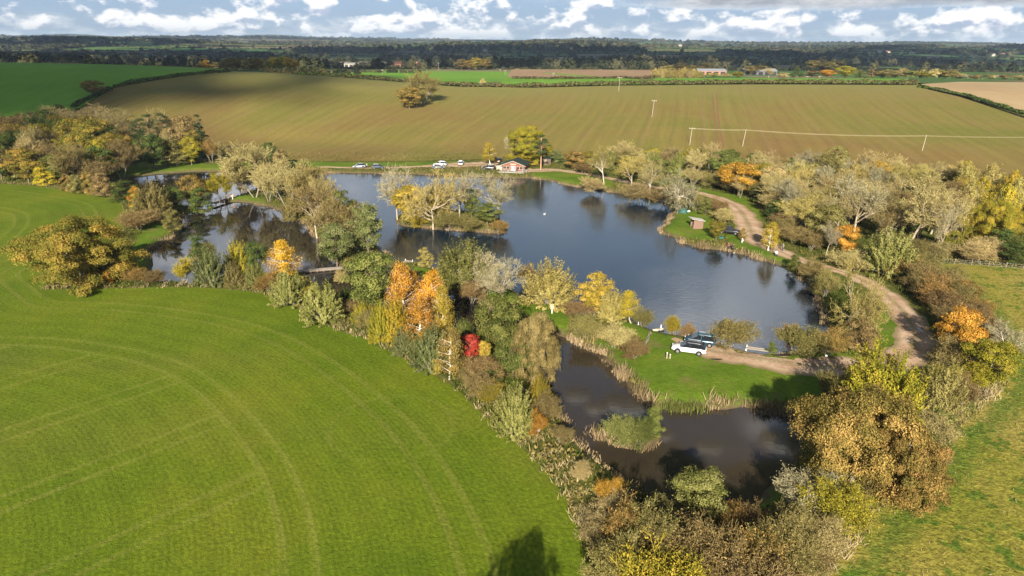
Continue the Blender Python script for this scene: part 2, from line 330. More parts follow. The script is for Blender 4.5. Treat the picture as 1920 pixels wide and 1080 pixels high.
def f_crop(k):
    e = k.attr('edge'); n = k.noise(.05, 5, .6); n2 = k.noise(2.2, 4, .7)
    big = k.ramp(n, [(.30, (.072, .118, .006)), (.5, (.105, .145, .008)), (.68, (.140, .160, .012))])
    w = k.m('ADD', e, k.m('MULTIPLY', k.noise(.05, 2), .4))
    rows = k.m('SINE', k.m('MULTIPLY', w, 12.0)); rows2 = k.m('SINE', k.m('MULTIPLY', w, 1.9))
    def pair(x, per, off, wd):   # wheel tracks: two lines 2.6 m apart every per metres
        d = k.m('MULTIPLY', k.m('ABSOLUTE', k.m('SUBTRACT', k.m('FRACT', k.m('ADD', k.m('DIVIDE', x, per), off)), .5)), per)
        return k.ramp(k.m('DIVIDE', k.m('ABSOLUTE', k.m('SUBTRACT', d, 1.35)), 2.0), [(wd * .25, 1), (wd, 0)])
    tram = pair(w, 14.0, -.0714, .27); fade = k.ramp(k.m('DIVIDE', e, 60.0), [(.42, 1), (.45, 0)])
    mv = k.mapv((1, 1, 1), -SWA); sx = k.A('ShaderNodeSeparateXYZ'); k.L(mv, sx.inputs[0])
    y = k.m('ADD', sx.outputs[1], k.m('MULTIPLY', k.noise(.008, 1), 6.0))
    sw = pair(y, 14.0, .2, .28); mid = k.ramp(k.m('DIVIDE', e, 60.0), [(.36, 0), (.39, 1)])
    rc = k.A('ShaderNodeVectorMath', operation='DISTANCE'); k.L(k.P, rc.inputs[0]); rc.inputs[1].default_value = (*G(735, 800)[:2], 0)
    ring = k.ramp(k.m('ABSOLUTE', k.m('SUBTRACT', rc.outputs['Value'], 7.0)), [(.15, .6), (.55, 0)])
    patch = k.ramp(k.noise(.12, 4, .7), [(.32, .3), (.6, 1)])
    t = k.m('MULTIPLY', k.m('MAXIMUM', ring, k.m('MAXIMUM', k.m('MULTIPLY', tram, fade), k.m('MULTIPLY', sw, mid))), patch)
    brown = k.ramp(k.noise(.04, 3, .6, k.mapv((.35, 1, 1), -SWA)), [(.5, 0), (.7, .5)]); big = k.mix(brown, big, (.135, .130, .024))
    c = k.mix(k.m('MULTIPLY', t, .42), big, (.200, .200, .040))
    c = k.mix(.5, c, k.ramp(k.m('MULTIPLY_ADD', rows, .5, .5), [(0, .84), (1, 1.1)]), 'MULTIPLY')
    c = k.mix(.35, c, k.ramp(k.m('MULTIPLY_ADD', rows2, .5, .5), [(0, .85), (1, 1.08)]), 'MULTIPLY')
    return k.mix(.8, c, k.ramp(n2, [(.3, .6), (.7, 1.3)]), 'MULTIPLY')
_q = G(1657, 300) - G(1547, 187); LNA = math.atan2(_q[1], _q[0])
def f_seeded(k):
    n = k.noise(.012, 4, .6, dist=.6); n2 = k.noise(.7, 5, .7)
    big = k.ramp(n, [(.30, (.125, .126, .024)), (.5, (.165, .134, .035)), (.68, (.165, .108, .036))])
    mv = k.mapv((1, 1, 1), -LNA); sx = k.A('ShaderNodeSeparateXYZ'); k.L(mv, sx.inputs[0])
    x = k.m('ADD', sx.outputs[1], k.m('MULTIPLY', k.noise(.003, 1), 50.0))
    fr = k.m('ABSOLUTE', k.m('SUBTRACT', k.m('FRACT', k.m('DIVIDE', x, 24.0)), .5))
    tram = k.ramp(fr, [(.0, .0), (.014, 1), (.022, .8), (.036, 0), (.06, 0)])
    fine = k.m('MULTIPLY_ADD', k.m('SINE', k.m('MULTIPLY', x, 1.05)), .5, .5)
    st = k.noise(1.0, 5, .7, k.vec_(x, sx.outputs[0]))
    c = k.mix(k.m('MULTIPLY', tram, .6), big, (.19, .125, .06))
    c = k.mix(.35, c, k.ramp(fine, [(0, .90), (1, 1.07)]), 'MULTIPLY')
    c = k.mix(.8, c, k.ramp(st, [(.3, .86), (.7, 1.15)]), 'MULTIPLY')
    top = k.ramp(k.attr('crest'), [(.55, 0), (1, .75)]); c = k.mix(top, c, (.185, .180, .052))
    return k.mix(.5, c, k.ramp(n2, [(.3, .74), (.7, 1.25)]), 'MULTIPLY')
def f_pasture(k):
    n = k.noise(.5, 6, .65); n1 = k.noise(.06, 4); n2 = k.noise(3, 4, .7)
    c = k.ramp(n1, [(.3, (.150, .165, .018)), (.55, (.225, .195, .036)), (.75, (.260, .21, .058))])
    tf = k.ramp(n, [(.54, 0), (.62, 1)]); c = k.mix(k.m('MULTIPLY', tf, .9), c, (.065, .115, .012))
    ed = k.ramp(k.m('ADD', k.attr('edge'), k.m('MULTIPLY', k.m('SUBTRACT', n, .5), 7.)), [(.0, 0), (.02, 0)])
    band = k.ramp(k.m('DIVIDE', k.m('ADD', k.attr('edge'), k.m('MULTIPLY', k.m('SUBTRACT', n, .5), 8.)), 12.0), [(.10, 0), (.2, .7), (.28, .5), (.4, 0)])
    c = k.mix(band, c, (.055, .115, .012))
    return k.mix(1.0, c, k.ramp(n2, [(.3, .45), (.7, 1.55)]), 'MULTIPLY')
def f_green(a, b):
    def f(k):
        c = k.ramp(k.noise(.015, 4), [(.3, a), (.7, b)]); return k.mix(.4, c, k.ramp(k.noise(.3, 4, .6, k.mapv((1, .1, 1), .6)), [(.3, .8), (.7, 1.2)]), 'MULTIPLY')
    return f
def f_track(k):
    n = k.noise(.3, 5, .65); n2 = k.noise(2.5, 5, .7)
    c = k.ramp(n, [(.3, (.29, .175, .11)), (.5, (.42, .29, .19)), (.68, (.50, .38, .27))])
    lane = k.ramp(k.m('ADD', k.attr('lane'), k.m('MULTIPLY', k.m('SUBTRACT', n2, .5), .5)), [(.0, .6), (.2, .25), (.32, .0), (.6, .0), (.9, .75)])
    c = k.mix(lane, c, (.15, .13, .05))
    return k.mix(.7, c, k.ramp(n2, [(.3, .72), (.7, 1.3)]), 'MULTIPLY')
M = {}
M['ground'] = landmat('ground_grass', f_ground, bump=.6, bsc=2.5)
M['crop'] = landmat('crop_field_green', f_crop, bump=.5, bsc=3.0)
M['seeded'] = landmat('seeded_field_brown', f_seeded, bump=.4, bsc=1.2)
M['pasture'] = landmat('pasture_tussocks', f_pasture, bump=.9, bsc=1.8)
M['hillgreen'] = landmat('hill_grass', f_green((.105, .25, .020), (.16, .32, .030)))
M['stripgreen'] = landmat('winter_cereal', f_green((.09, .20, .018), (.13, .25, .022)))
M['tan'] = landmat('stubble_tan', f_green((.30, .21, .11), (.36, .27, .15)))
M['tan2'] = landmat('plough_brown', f_green((.22, .14, .08), (.28, .19, .11)))
M['track'] = landmat('stone_track', f_track, bump=.5, bsc=4.0)
def f_farm(k):
    at = k.A('ShaderNodeAttribute', attribute_name='cell').outputs['Fac']
    r = k.ramp(at, [(0, (.05, .10, .02)), (.2, (.07, .13, .025)), (.4, (.10, .11, .035)), (.55, (.12, .085, .05)), (.7, (.045, .10, .022)), (.85, (.16, .14, .075)), (1, (.085, .15, .03))])
    r.node.color_ramp.interpolation = 'CONSTANT'
    return k.mix(.4, r, k.ramp(k.noise(.01, 4), [(.3, .75), (.7, 1.25)]), 'MULTIPLY')
M['farm'] = landmat('farmland', f_farm)
def watermat(name, col, bstr, bsc):
    m = bpy.data.materials.new(name); m.use_nodes = True; nt = m.node_tree; A, L = NT(nt); p = nt.nodes['Principled BSDF']
    p.inputs['Roughness'].default_value = .04; p.inputs['IOR'].default_value = 1.4; p.inputs['Specular IOR Level'].default_value = .5
    tc = A('ShaderNodeTexCoord'); n0 = A('ShaderNodeTexNoise', Scale=.05, Detail=3.0); L(tc.outputs['Object'], n0.inputs['Vector'])
    r = A('ShaderNodeValToRGB'); r.color_ramp.elements[0].position = .3; r.color_ramp.elements[1].position = .7
    r.color_ramp.elements[0].color = (col[0] * .8, col[1] * .8, col[2] * .85, 1); r.color_ramp.elements[1].color = (col[0] * 1.25, col[1] * 1.2, col[2] * 1.1, 1)
    L(n0.outputs[0], r.inputs[0]); L(r.outputs[0], p.inputs['Base Color'])
    mp = A('ShaderNodeMapping'); mp.inputs['Rotation'].default_value = (0, 0, .25); mp.inputs['Scale'].default_value = (.45, 1, 1); L(tc.outputs['Object'], mp.inputs[0])
    n = A('ShaderNodeTexNoise', Scale=bsc, Detail=4.0, Roughness=.6); L(mp.outputs[0], n.inputs['Vector'])
    n3 = A('ShaderNodeTexNoise', Scale=.035, Detail=3.0); L(tc.outputs['Object'], n3.inputs['Vector'])
    r3 = A('ShaderNodeMapRange'); r3.inputs['From Min'].default_value = .4; r3.inputs['From Max'].default_value = .65; r3.inputs['To Min'].default_value = bstr * .25; r3.inputs['To Max'].default_value = bstr; L(n3.outputs[0], r3.inputs[0])
    b = A('ShaderNodeBump'); b.inputs['Distance'].default_value = .05; L(r3.outputs[0], b.inputs['Strength']); L(n.outputs[0], b.inputs['Height']); L(b.outputs[0], p.inputs['Normal'])
    return m
M['water_main'] = watermat('lake_water', (.010, .018, .028), .75, 1.6)
M['water_left'] = watermat('sheltered_water', (.018, .016, .013), .06, 1.2)
M['water_lower'] = watermat('muddy_water', (.034, .027, .018), .06, 1.6)
# ------------------------------------------------------------------ ground sheet
def grid_mesh(xs, ys):
    X, Y = np.meshgrid(xs, ys); P = np.stack([X.ravel(), Y.ravel()], 1); nx = len(xs)
    i = (np.arange(len(ys) - 1)[:, None] * nx + np.arange(nx - 1)[None]).ravel()
    return P, np.stack([i, i + 1, i + 1 + nx, i + nx], 1)
def build_ground():
    xs = np.concatenate([-np.geomspace(196, 16000, 60)[::-1], np.arange(-195, 195.1, .7), np.geomspace(196, 16000, 60)])
    ys = np.concatenate([-np.geomspace(60, 3000, 12)[::-1], np.arange(-50, 30, 5), np.arange(30, 268, .6), np.geomspace(268.6, 480, 70), np.geomspace(484, 15500, 90)])
    P, F = grid_mesh(xs, ys)
    s = water_sd(P, 5.0); z = H(P[:, 0], P[:, 1])
    bank = np.interp(-s, [-3, -1, 0, .7, 2.0, 3.5], [-1.3, -.7, -.02, .45, .72, 1.0])
    z = np.where(s > -3.5, np.minimum(np.where(s > -2.0, bank, .8), z), z)
    yb = YB(np.clip(P[:, 0] / np.maximum(P[:, 1], 1), -1, 1))
    z = z - 1.0 * ss((P[:, 1] - yb - 6) / 25) - 2.5 * ss((P[:, 1] - 500) / 200)
    mown = np.full(len(P), -3.0)
    for p in MOWNP: mown = np.maximum(mown, sdist(P, p, 3.0))
    me = mesh_np('ground', np.column_stack([P, z]), F, M['ground'], True, mown=np.clip(mown / 3 + .5, 0, 1), bank=np.clip(-s / 5 * .5 + .5, 0, 1))
    tag(obj('ground', me), kind='structure')
build_ground()
def sheet(name, poly, spacing, dz, material, zf=None, edge=None, extra=None, kind='structure', lims=None):
    lo, hi = poly.min(0), poly.max(0)
    gx, gy = np.meshgrid(np.arange(lo[0], hi[0], spacing), np.arange(lo[1], hi[1], spacing))
    g = np.stack([gx.ravel(), gy.ravel()], 1) + rg.uniform(-.1, .1, (gx.size, 2)) * spacing
    m = inside(g, poly); g = g[m]; m = dist_poly(g, poly) > spacing * .35; g = g[m]
    n = len(poly)
    v, e, f, *_ = delaunay_2d_cdt([Vector(p) for p in poly] + [Vector(p) for p in g], [(i, (i + 1) % n) for i in range(n)], [list(range(n))], 1, 1e-4)
    P = np.array([(q.x, q.y) for q in v]); z = (zf(P) if zf else H(P[:, 0], P[:, 1])) + dz
    at = {}
    if edge is not None: at['edge'] = dist_poly(P, edge, False)
    if extra: at.update(extra(P))
    F = np.array(f); a, b, c = (P[F[:, i]] for i in range(3))
    fl = (b[:, 0] - a[:, 0]) * (c[:, 1] - a[:, 1]) - (b[:, 1] - a[:, 1]) * (c[:, 0] - a[:, 0]) < 0; F[fl] = F[fl][:, ::-1]
    me = mesh_np(name, np.column_stack([P, z]), F, material, True, **at)
    return tag(obj(name, me), kind=kind)
# water
def offset_poly(P, d):
    T = np.roll(P, -1, 0) - np.roll(P, 1, 0); A_ = .5 * np.sum(P[:, 0] * np.roll(P[:, 1], -1) - np.roll(P[:, 0], -1) * P[:, 1])
    N = np.stack([T[:, 1], -T[:, 0]], 1) / (np.linalg.norm(T, axis=1, keepdims=True) + 1e-9) * (1 if A_ > 0 else -1); return P + N * d
for nm, k, mm in (('lake_water', 'main', 'water_main'), ('pond_water', 'left', 'water_left'), ('pond_water', 'upper', 'water_left'), ('pond_water', 'lower', 'water_lower')):
    sheet(nm, offset_poly(PONDS[k][::2], 1.2), 12, {'main': .001, 'left': -.003, 'upper': -.007, 'lower': 0.}[k], M[mm], zf=lambda P: np.zeros(len(P)))
# fields
edge_px = [(1110,1080),(1073,960),(1040,907),(1000,860),(950,813),(893,767),(857,730),(807,700),(740,663),(673,630),(633,620),(567,580),(500,553),(433,543),(333,538),(267,540),(83,543)]
ew = GW(edge_px); d0 = (ew[0] - ew[1]) / np.linalg.norm(ew[0] - ew[1])
EDGE = catmull(np.vstack([[ew[0] + d0 * 45], ew]), False, 2.0)
wrap = GW([(110,505),(185,470),(216,446),(233,420),(238,398),(215,375),(150,361),(80,351),(0,345),(-200,340)])
EDGE2 = catmull(wrap, False, 2.0)
def smth(C, k=13):
    Q = np.pad(C, ((k, k), (0, 0)), 'edge'); return np.stack([np.convolve(Q[:, i], np.ones(2 * k + 1) / (2 * k + 1), 'valid') for i in (0, 1)], 1)
cropP = np.vstack([EDGE, EDGE2, [[-420, EDGE2[-1][1] + 10], [-420, 0], [-60, -60], [60, -60]]])
cropP[:, :] = cropP
sheet('crop_field', cropP[::-1], 2.2, .035, M['crop'], zf=lambda P: np.full(len(P), .8), edge=np.vstack([smth(EDGE), EDGE2]))
fence_px = [(1490,1105),(1530,1075),(1562,1035),(1600,985),(1635,938),(1690,905),(1745,840),(1800,780),(1850,740),(1872,715)]
FENCE = catmull(GW(fence_px), False, 1.5)
pr = GW([(1878,700),(1868,650),(1835,590),(1800,550),(1765,520),(1722,492),(1800,495),(1920,503),(2080,512)])
PASTL = catmull(pr[:6], False, 2); fd = (FENCE[0] - FENCE[3]) / np.linalg.norm(FENCE[0] - FENCE[3])
pastP = np.vstack([[FENCE[0] + fd * 60], FENCE, PASTL, pr[6:], [[330, pr[-1][1]], [330, -40]]])
sheet('pasture', pastP[::-1], 2.5, .035, M['pasture'], zf=lambda P: np.full(len(P), .8), edge=np.vstack([FENCE, PASTL]))
def crest_line(us, Y): return np.array([[h_at(u, 150, Y)[0] * Y, Y] for u in us])
bot = GW([(150,232),(250,262),(400,275),(480,296),(545,301),(640,303),(800,302),(900,299),(960,294),(1040,290),(1100,293),(1200,296),(1400,304),(1500,324),(1700,345),(1920,372),(2150,400)])
top_r = np.array([[h_at(u, 150, Y)[0] * Y, Y] for u, Y in [(1722, 458), (1400, 462), (1140, 462), (1000, 458), (860, 452), (800, 456), (640, 462), (540, 466), (427, 466)]])
lh = GW([(333,144),(213,164),(172,190),(150,205)])
hr = GW([(1920,222),(1800,182),(1740,168)])
far_r = np.array([[430., 240.], [430, 330]])
seedP = np.vstack([catmull(bot, False, 6), far_r[:1], hr, top_r, lh])
sheet('seeded_field', seedP, 5, .12, M['seeded'], extra=lambda P: {'crest': np.clip((P[:, 1] - 250) / 200, 0, 1)})
gl = np.vstack([GW([(150,203),(172,188),(213,162),(333,142)]), [[h_at(427, 150, 466)[0] * 466, 466]], np.array([[h_at(u, 150, 640)[0] * 640, 640] for u in (440, 200, 0, -300)]), GW([(-200,230),(0,232)])])
sheet('hill_field', gl, 6, .16, M['hillgreen'])
def band(name, px0, Y0, px1, Y1, m, dz=.3, sp=12):
    P = np.array([[h_at(u, 150, Y0)[0] * Y0, Y0] for u in px0] + [[h_at(u, 150, Y1)[0] * Y1, Y1] for u in px1]); sheet(name, P, sp, dz, m)
band('cereal_strip_field', [500, 700, 900, 1100, 1300], 470, [1010, 900, 700, 500], 800, M['stripgreen'])
band('ploughed_strip_field', [950, 1060, 1200, 1320], 640, [1320, 1200, 960], 900, M['tan2'], .45)
band('cereal_strip_field', [1225, 1400, 1720], 475, [1700, 1400, 1225], 600, M['stripgreen'], .35)
tanP = np.vstack([GW([(1920,212),(1800,178),(1740,166)]), np.array([[h_at(u, 150, Y)[0] * Y, Y] for u, Y in [(1728, 470), (1800, 520), (1950, 540), (2200, 520)]]), [[520., 300.]]])
sheet('stubble_field', tanP, 8, .22, M['tan'])
# track
def build_track():
    P = GW([p for p, w in TRACK_PX]); w = np.array([w for p, w in TRACK_PX]); n = len(P)
    C = catmull(P, False, 1.2); k = np.cumsum(np.r_[0, np.linalg.norm(np.diff(P, axis=0), axis=1)]); kc = np.cumsum(np.r_[0, np.linalg.norm(np.diff(C, axis=0), axis=1)]); kc = kc / kc[-1] * k[-1]
    ww = np.interp(kc, k, w); T = np.gradient(C, axis=0); T /= np.linalg.norm(T, axis=1, keepdims=True); N = np.stack([-T[:, 1], T[:, 0]], 1)
    cols = np.array([-1, -.6, -.25, 0, .25, .6, 1.0]); jit = 1 + .12 * np.sin(kc * .7) + .08 * np.sin(kc * 1.9 + 1)
    V = C[:, None] + N[:, None] * (cols[None, :, None] * (ww * jit)[:, None, None]); V = V.reshape(-1, 2)
    z = np.full(len(V), .8) + .02 + .012 * (1 - np.abs(np.tile(cols, len(C)))); zz = ground_z(V); z = np.minimum(z, zz + .04)
    c = len(cols); i = (np.arange(len(C) - 1)[:, None] * c + np.arange(c - 1)[None]).ravel()
    me = mesh_np('track', np.column_stack([V, z]), np.stack([i, i + c, i + c + 1, i + 1], 1)[:, ::-1], M['track'], True, lane=np.abs(np.tile(cols, len(C))))
    tag(obj('track', me), kind='structure'); return C, ww
TRC, TRW = build_track()
# ------------------------------------------------------------------ foliage materials
LM = {}
def lm(n, *st, **kw): LM[n] = leafmat('leaves_' + n, st, **kw)
lm('oak_olive', (.15, (.085, .095, .018)), (.5, (.205, .175, .032)), (.85, (.36, .24, .05)))
lm('dark', (.15, (0.032, 0.055, 0.017)), (.5, (0.070, 0.102, 0.026)), (.85, (0.138, 0.160, 0.038)))
lm('green', (.15, (.055, .075, .018)), (.5, (.115, .135, .032)), (.85, (.20, .21, .058)))
lm('willow', (.15, (.095, .112, .024)), (.5, (.19, .20, .052)), (.85, (.32, .31, .105)))
lm('willowgrey', (.15, (.075, .098, .026)), (.5, (.150, .170, .058)), (.85, (.26, .27, .115)))
lm('yellowgreen', (.15, (0.126, 0.132, 0.017)), (.5, (0.252, 0.228, 0.026)), (.85, (0.408, 0.312, 0.042)))
lm('yellow', (.05, (.13, .14, .02)), (.35, (.26, .23, .026)), (.6, (.42, .31, .03)), (.9, (.54, .40, .06)))
lm('gold', (.05, (.13, .13, .022)), (.35, (.28, .21, .034)), (.6, (.44, .30, .042)), (.9, (.56, .41, .10)))
lm('orange', (.05, (.14, .11, .02)), (.32, (.30, .17, .026)), (.6, (.50, .24, .034)), (.9, (.62, .38, .08)))
lm('orangegold', (.05, (.20, .15, .02)), (.32, (.42, .24, .026)), (.6, (.60, .31, .03)), (.9, (.72, .46, .08)))
lm('rust', (.1, (.070, .062, .018)), (.45, (.20, .150, .040)), (.75, (.37, .235, .070)), (.95, (.50, .31, .11)), vary=.12)
lm('red', (.05, (.14, .05, .02)), (.35, (.38, .05, .03)), (.65, (.58, .075, .055)), (.9, (.66, .17, .12)))
lm('brown', (.1, (.10, .074, .028)), (.5, (.215, .160, .060)), (.85, (.34, .265, .110)))
lm('tan', (.1, (.19, .145, .055)), (.5, (.35, .28, .110)), (.85, (.50, .42, .19)))
lm('grey', (.1, (.18, .155, .080)), (.5, (.32, .285, .155)), (.85, (.48, .44, .27)))
lm('paleyellow', (.1, (.19, .165, .045)), (.5, (.36, .30, .085)), (.85, (.50, .42, .15)))
lm('brownolive', (.1, (.085, .078, .022)), (.5, (.190, .165, .052)), (.85, (.31, .265, .095)))
lm('redbrown', (.1, (.09, .060, .026)), (.5, (.20, .138, .055)), (.85, (.33, .24, .10)))
lm('pine', (.1, (.028, .042, .018)), (.5, (.062, .085, .034)), (.85, (.115, .140, .058)))
lm('farwood', (.1, (.016, .022, .012)), (.5, (.036, .042, .022)), (.85, (.075, .072, .036)), vary=.4)
lm('hedgebrown', (.1, (.035, .034, .014)), (.5, (.085, .070, .030)), (.9, (.165, .135, .060)))
lm('straw', (.1, (0.120, 0.125, 0.030)), (.45, (0.240, 0.200, 0.085)), (.85, (0.420, 0.330, 0.190)), vary=.05, transl=.15)
lm('reed', (.1, (.15, .11, .055)), (.5, (.29, .21, .115)), (.85, (.44, .34, .20)), vary=.05, transl=.15)
lm('undergrowth', (.1, (.040, .056, .010)), (.4, (.085, .105, .018)), (.65, (.155, .125, .036)), (.9, (.26, .20, .08)), vary=.05)
BK = {'bark': mat('bark_brown', (.16, .12, .085), noise=(3, .3)), 'pale': mat('bark_pale', (.36, .30, .21), noise=(3, .25)), 'birch': mat('bark_birch', (.68, .63, .54), noise=(5, .25)),
      'grey': mat('bark_grey', (.25, .22, .165), noise=(3, .3)), 'pine': mat('bark_pine', (.42, .25, .15), noise=(3, .3)), 'dead': mat('bark_dead', (.50, .44, .34), noise=(3, .2))}
# ------------------------------------------------------------------ plant geometry (nominal size: 10 m high, 8 m wide)
def unit(v): return v / (np.linalg.norm(v, axis=-1, keepdims=True) + 1e-9)
def leafquads(P, N, size, asp=.62, axis=None):
    n = len(P); N = unit(N); t = rg.normal(size=(n, 3)) if axis is None else axis + rg.normal(size=(n, 3)) * .25
    T = unit(t - (t * N).sum(1, keepdims=True) * N); B = np.cross(N, T); s = (size * rg.uniform(.65, 1.35, n))[:, None]
    V = np.stack([P + T * s * .5, P + B * s * .5 * asp + N * s * .08, P - T * s * .5, P - B * s * .5 * asp + N * s * .08], 1)
    return V.reshape(-1, 3)
def sph(n):
    return unit(rg.normal(size=(n, 3)))
def clumps(C, Rr, per, size, ctr, flat=.8, shell=.5, asp=.62):
    K = len(C); d = sph(K * per); d[:, 2] = np.where(d[:, 2] < -.3, -d[:, 2] * .6, d[:, 2]); r = np.repeat(Rr, per)[:, None] * (shell + (1 - shell) * rg.random((K * per, 1)) ** .6)
    r *= 1 + .25 * np.sin(d[:, :1] * 7 + np.repeat(np.arange(K), per)[:, None] * 2.1) * np.sin(d[:, 1:2] * 6 + 1)
    Cn = np.repeat(C, per, 0); P = Cn + d * r * np.array([1, 1, flat]); N = d * .8 + unit(Cn - ctr) * .35 + rg.normal(size=(K * per, 3)) * .45
    rnd = np.clip(np.repeat(rg.random(K), per) * .45 + rg.random(K * per) * .55, 0, 1)
    return leafquads(P, N, np.full(len(P), size), asp), np.repeat(rnd, 4)
def tubes(S, sides=4):
    """S: (n, 8) rows of p0, p1, r0, r1"""
    S = np.asarray(S, float); n = len(S); a, b = S[:, :3], S[:, 3:6]; d = unit(b - a); u = np.cross(d, np.where(np.abs(d[:, 2:3]) > .9, [[1., 0, 0]], [[0, 0, 1.]])); u = unit(u); w = np.cross(d, u)
    th = np.arange(sides) / sides * 2 * math.pi; ring = u[:, None] * np.cos(th)[None, :, None] + w[:, None] * np.sin(th)[None, :, None]
    V = np.concatenate([a[:, None] + ring * S[:, 6][:, None, None], b[:, None] + ring * S[:, 7][:, None, None]], 1).reshape(-1, 3)
    i = np.arange(sides); j = (i + 1) % sides; F = np.stack([i, j, j + sides, i + sides], 1)[None] + (np.arange(n) * 2 * sides)[:, None, None]
    return V, F.reshape(-1, 4)
def grow(segs, p, d, L, r, depth, maxd, spec, tips):
    """spec[depth] = (children, angle, length ratio, radius ratio, up)"""
    ns = 4 if depth == 0 else 3 if depth < maxd else 2
    nch, ang, lr, rr, up = spec[depth] if depth < maxd else (0, 0, 0, 0, .1)
    pts = [p]; dd = d
    for i in range(ns):
        dd = dd + rg.normal(size=3) * (.07 if depth == 0 else .17) + np.array([0, 0, up * .25]); dd = dd / np.linalg.norm(dd)
        q = p + dd * L / ns; r1 = r * (1 - .55 / ns) if i < ns - 1 else r * .35 if depth else r * .45
        segs.append((depth, *p, *q, r, r1)); p, r = q, r1; pts.append(q)
    if depth >= maxd: tips.append((p, dd)); return
    r0 = segs[-ns][7]
    for c in range(nch):
        f = rg.uniform(.35 if depth == 0 else .2, 1.0) if c else 1.0
        k = min(int(f * ns), ns - 1); g = f * ns - k; q = pts[k] * (1 - g) + pts[k + 1] * g
        s = rg.normal(size=3); s -= s.dot(dd) * dd; s /= np.linalg.norm(s); a = R(ang) * rg.uniform(.6, 1.25)
        nd = dd * math.cos(a) + s * math.sin(a); nd[2] += up * .3; nd /= np.linalg.norm(nd)
        grow(segs, q, nd, L * lr * rg.uniform(.75, 1.15), max(r0 * rr * (1.1 - .5 * f), .008), depth + 1, maxd, spec, tips)
def crown_surface(n, prof, jitter=.1, zmin=0.):
    """clump centres inside a lathe profile prof(h in 0..1) -> radius"""
    out = []
    while len(out) < n:
        h = rg.uniform(zmin, 1); Rm = prof(h)
        if rg.random() > Rm * 1.1: continue
        a = rg.uniform(0, 2 * math.pi); q = rg.uniform(.55, 1.0) if rg.random() < .75 else rg.uniform(.1, .6)
        out.append((math.cos(a) * Rm * q, math.sin(a) * Rm * q, h))
    return np.array(out)
PRO = {}
def add_proto(kind, crown, trunk, bark, w=8., h=10.):
    """crown = (V, F or None, rnd); stored as meshes normalised to height 1, width 1"""
    V, rnd = crown; n = len(V) // 4; w = 2.0 * np.percentile(np.hypot(V[:, 0], V[:, 1]), 96.5); h = np.percentile(V[:, 2], 99.6)
    V = V / np.array([w, w, h]); cm = mesh_np('crown', V, np.arange(n * 4).reshape(-1, 4), LM['green'], False, rnd=rnd)
    TV, TF = trunk; kk = np.hypot(TV[:, 0], TV[:, 1]) / (w * .42); TV[:, :2] /= np.maximum(kk, 1)[:, None]; TV[:, 2] = np.minimum(TV[:, 2], h * .93); tm = mesh_np('trunk', TV / np.array([w, w, h]), TF, BK[bark], True)
    PRO.setdefault(kind, []).append((cm, tm))
def trunk_simple(h, r, limbs, reach, up=.4, lean=0.):
    segs, tips = [], []
    grow(segs, np.zeros(3), unit(np.array([lean, 0, 1.])), h, r, 0, 2, [(limbs, 45, reach, .6, up), (5, 40, .55, .55, .2)], tips)
    return tubes([s[1:] for s in segs], 5)
dome = lambda lo, top=1.0: (lambda h: math.sqrt(max(0, 1 - ((h - lo) / (top - lo) * 2 - 1) ** 2)) if lo < h < top else 0)
for v in range(3):   # broad round tree
    lob = [(rg.uniform(0, 6.28), rg.uniform(.75, 1.1)) for _ in range(4)]
    C = crown_surface(62, lambda h: (math.sin(min(1, max(0, (h - .12) / .5)) * math.pi / 2) if h < .55 else math.sqrt(max(0, 1 - ((h - .55) / .45) ** 2))) , zmin=.14)
    a = np.arctan2(C[:, 1], C[:, 0]); f = 1 + .14 * np.sin(a * 3 + v) + .10 * np.sin(a * 5 + C[:, 2] * 6)
    C = C * np.array([3.3, 3.3, 8.8]) * np.stack([f, f, np.ones(len(f))], 1)
    add_proto('round_tree', clumps(C, rg.uniform(.75, 1.35, len(C)), 240, .235, np.array([0, 0, 5.])), trunk_simple(5.5, .2, 7, .42), 'bark')
for v in range(2):   # big oak: wider, many billows
    C = crown_surface(150, lambda h: (.78 + .22 * min(1, h / .3) if h < .3 else max(0, 1 - ((h - .3) / .7) ** 2.6) ** .5), zmin=.03)
    a = np.arctan2(C[:, 1], C[:, 0]); f = 1 + .13 * np.sin(a * 4 + v * 2) + .09 * np.sin(a * 7 + C[:, 2] * 8)
    C = C * np.array([6.0, 6.0, 8.0]) * np.stack([f, f, np.ones(len(f))], 1)
    add_proto('oak', clumps(C, rg.uniform(.75, 1.35, len(C)), 620, .16, np.array([0, 0, 4.])), trunk_simple(4.5, .3, 8, .5, .25), 'grey')
for v in range(3):   # many stemmed willow, feathery upright shoots to the ground
    ns = 270; dr = sph(ns); dr[:, 2] = np.abs(dr[:, 2]) * 1.0 + .05; dr = unit(dr); tip = dr * np.array([3.8, 3.8, 9.4]) * rg.uniform(.84, 1.02, (ns, 1)) * (1 + .12 * np.sin(np.arctan2(dr[:, 1], dr[:, 0]) * 4 + v)[:, None])
    base = tip * np.array([.28, .28, .12]); k = 74; u = rg.uniform(.45, 1.0, (ns, k)); ax = unit(tip - base + np.array([0, 0, 2.5]))
    P = base[:, None] + (tip - base)[:, None] * u[..., None] + rg.normal(size=(ns, k, 3)) * .22 * (1.3 - u[..., None]); P = P.reshape(-1, 3)
    N = np.repeat(dr, k, 0) + rg.normal(size=(ns * k, 3)) * .6; rnd = np.clip(np.repeat(rg.random(ns), k) * .4 + rg.random(ns * k) * .35 + u.ravel() * .35 - .1, 0, 1)
    st = [(*(b * .2), *(b * .3 + t * .6), .06, .02) for b, t in zip(base[:60], tip[:60])]
    add_proto('willow', (leafquads(P, N, np.full(len(P), .28), .36, np.repeat(ax, k, 0)), np.repeat(rnd, 4)), tubes(st, 4), 'grey')
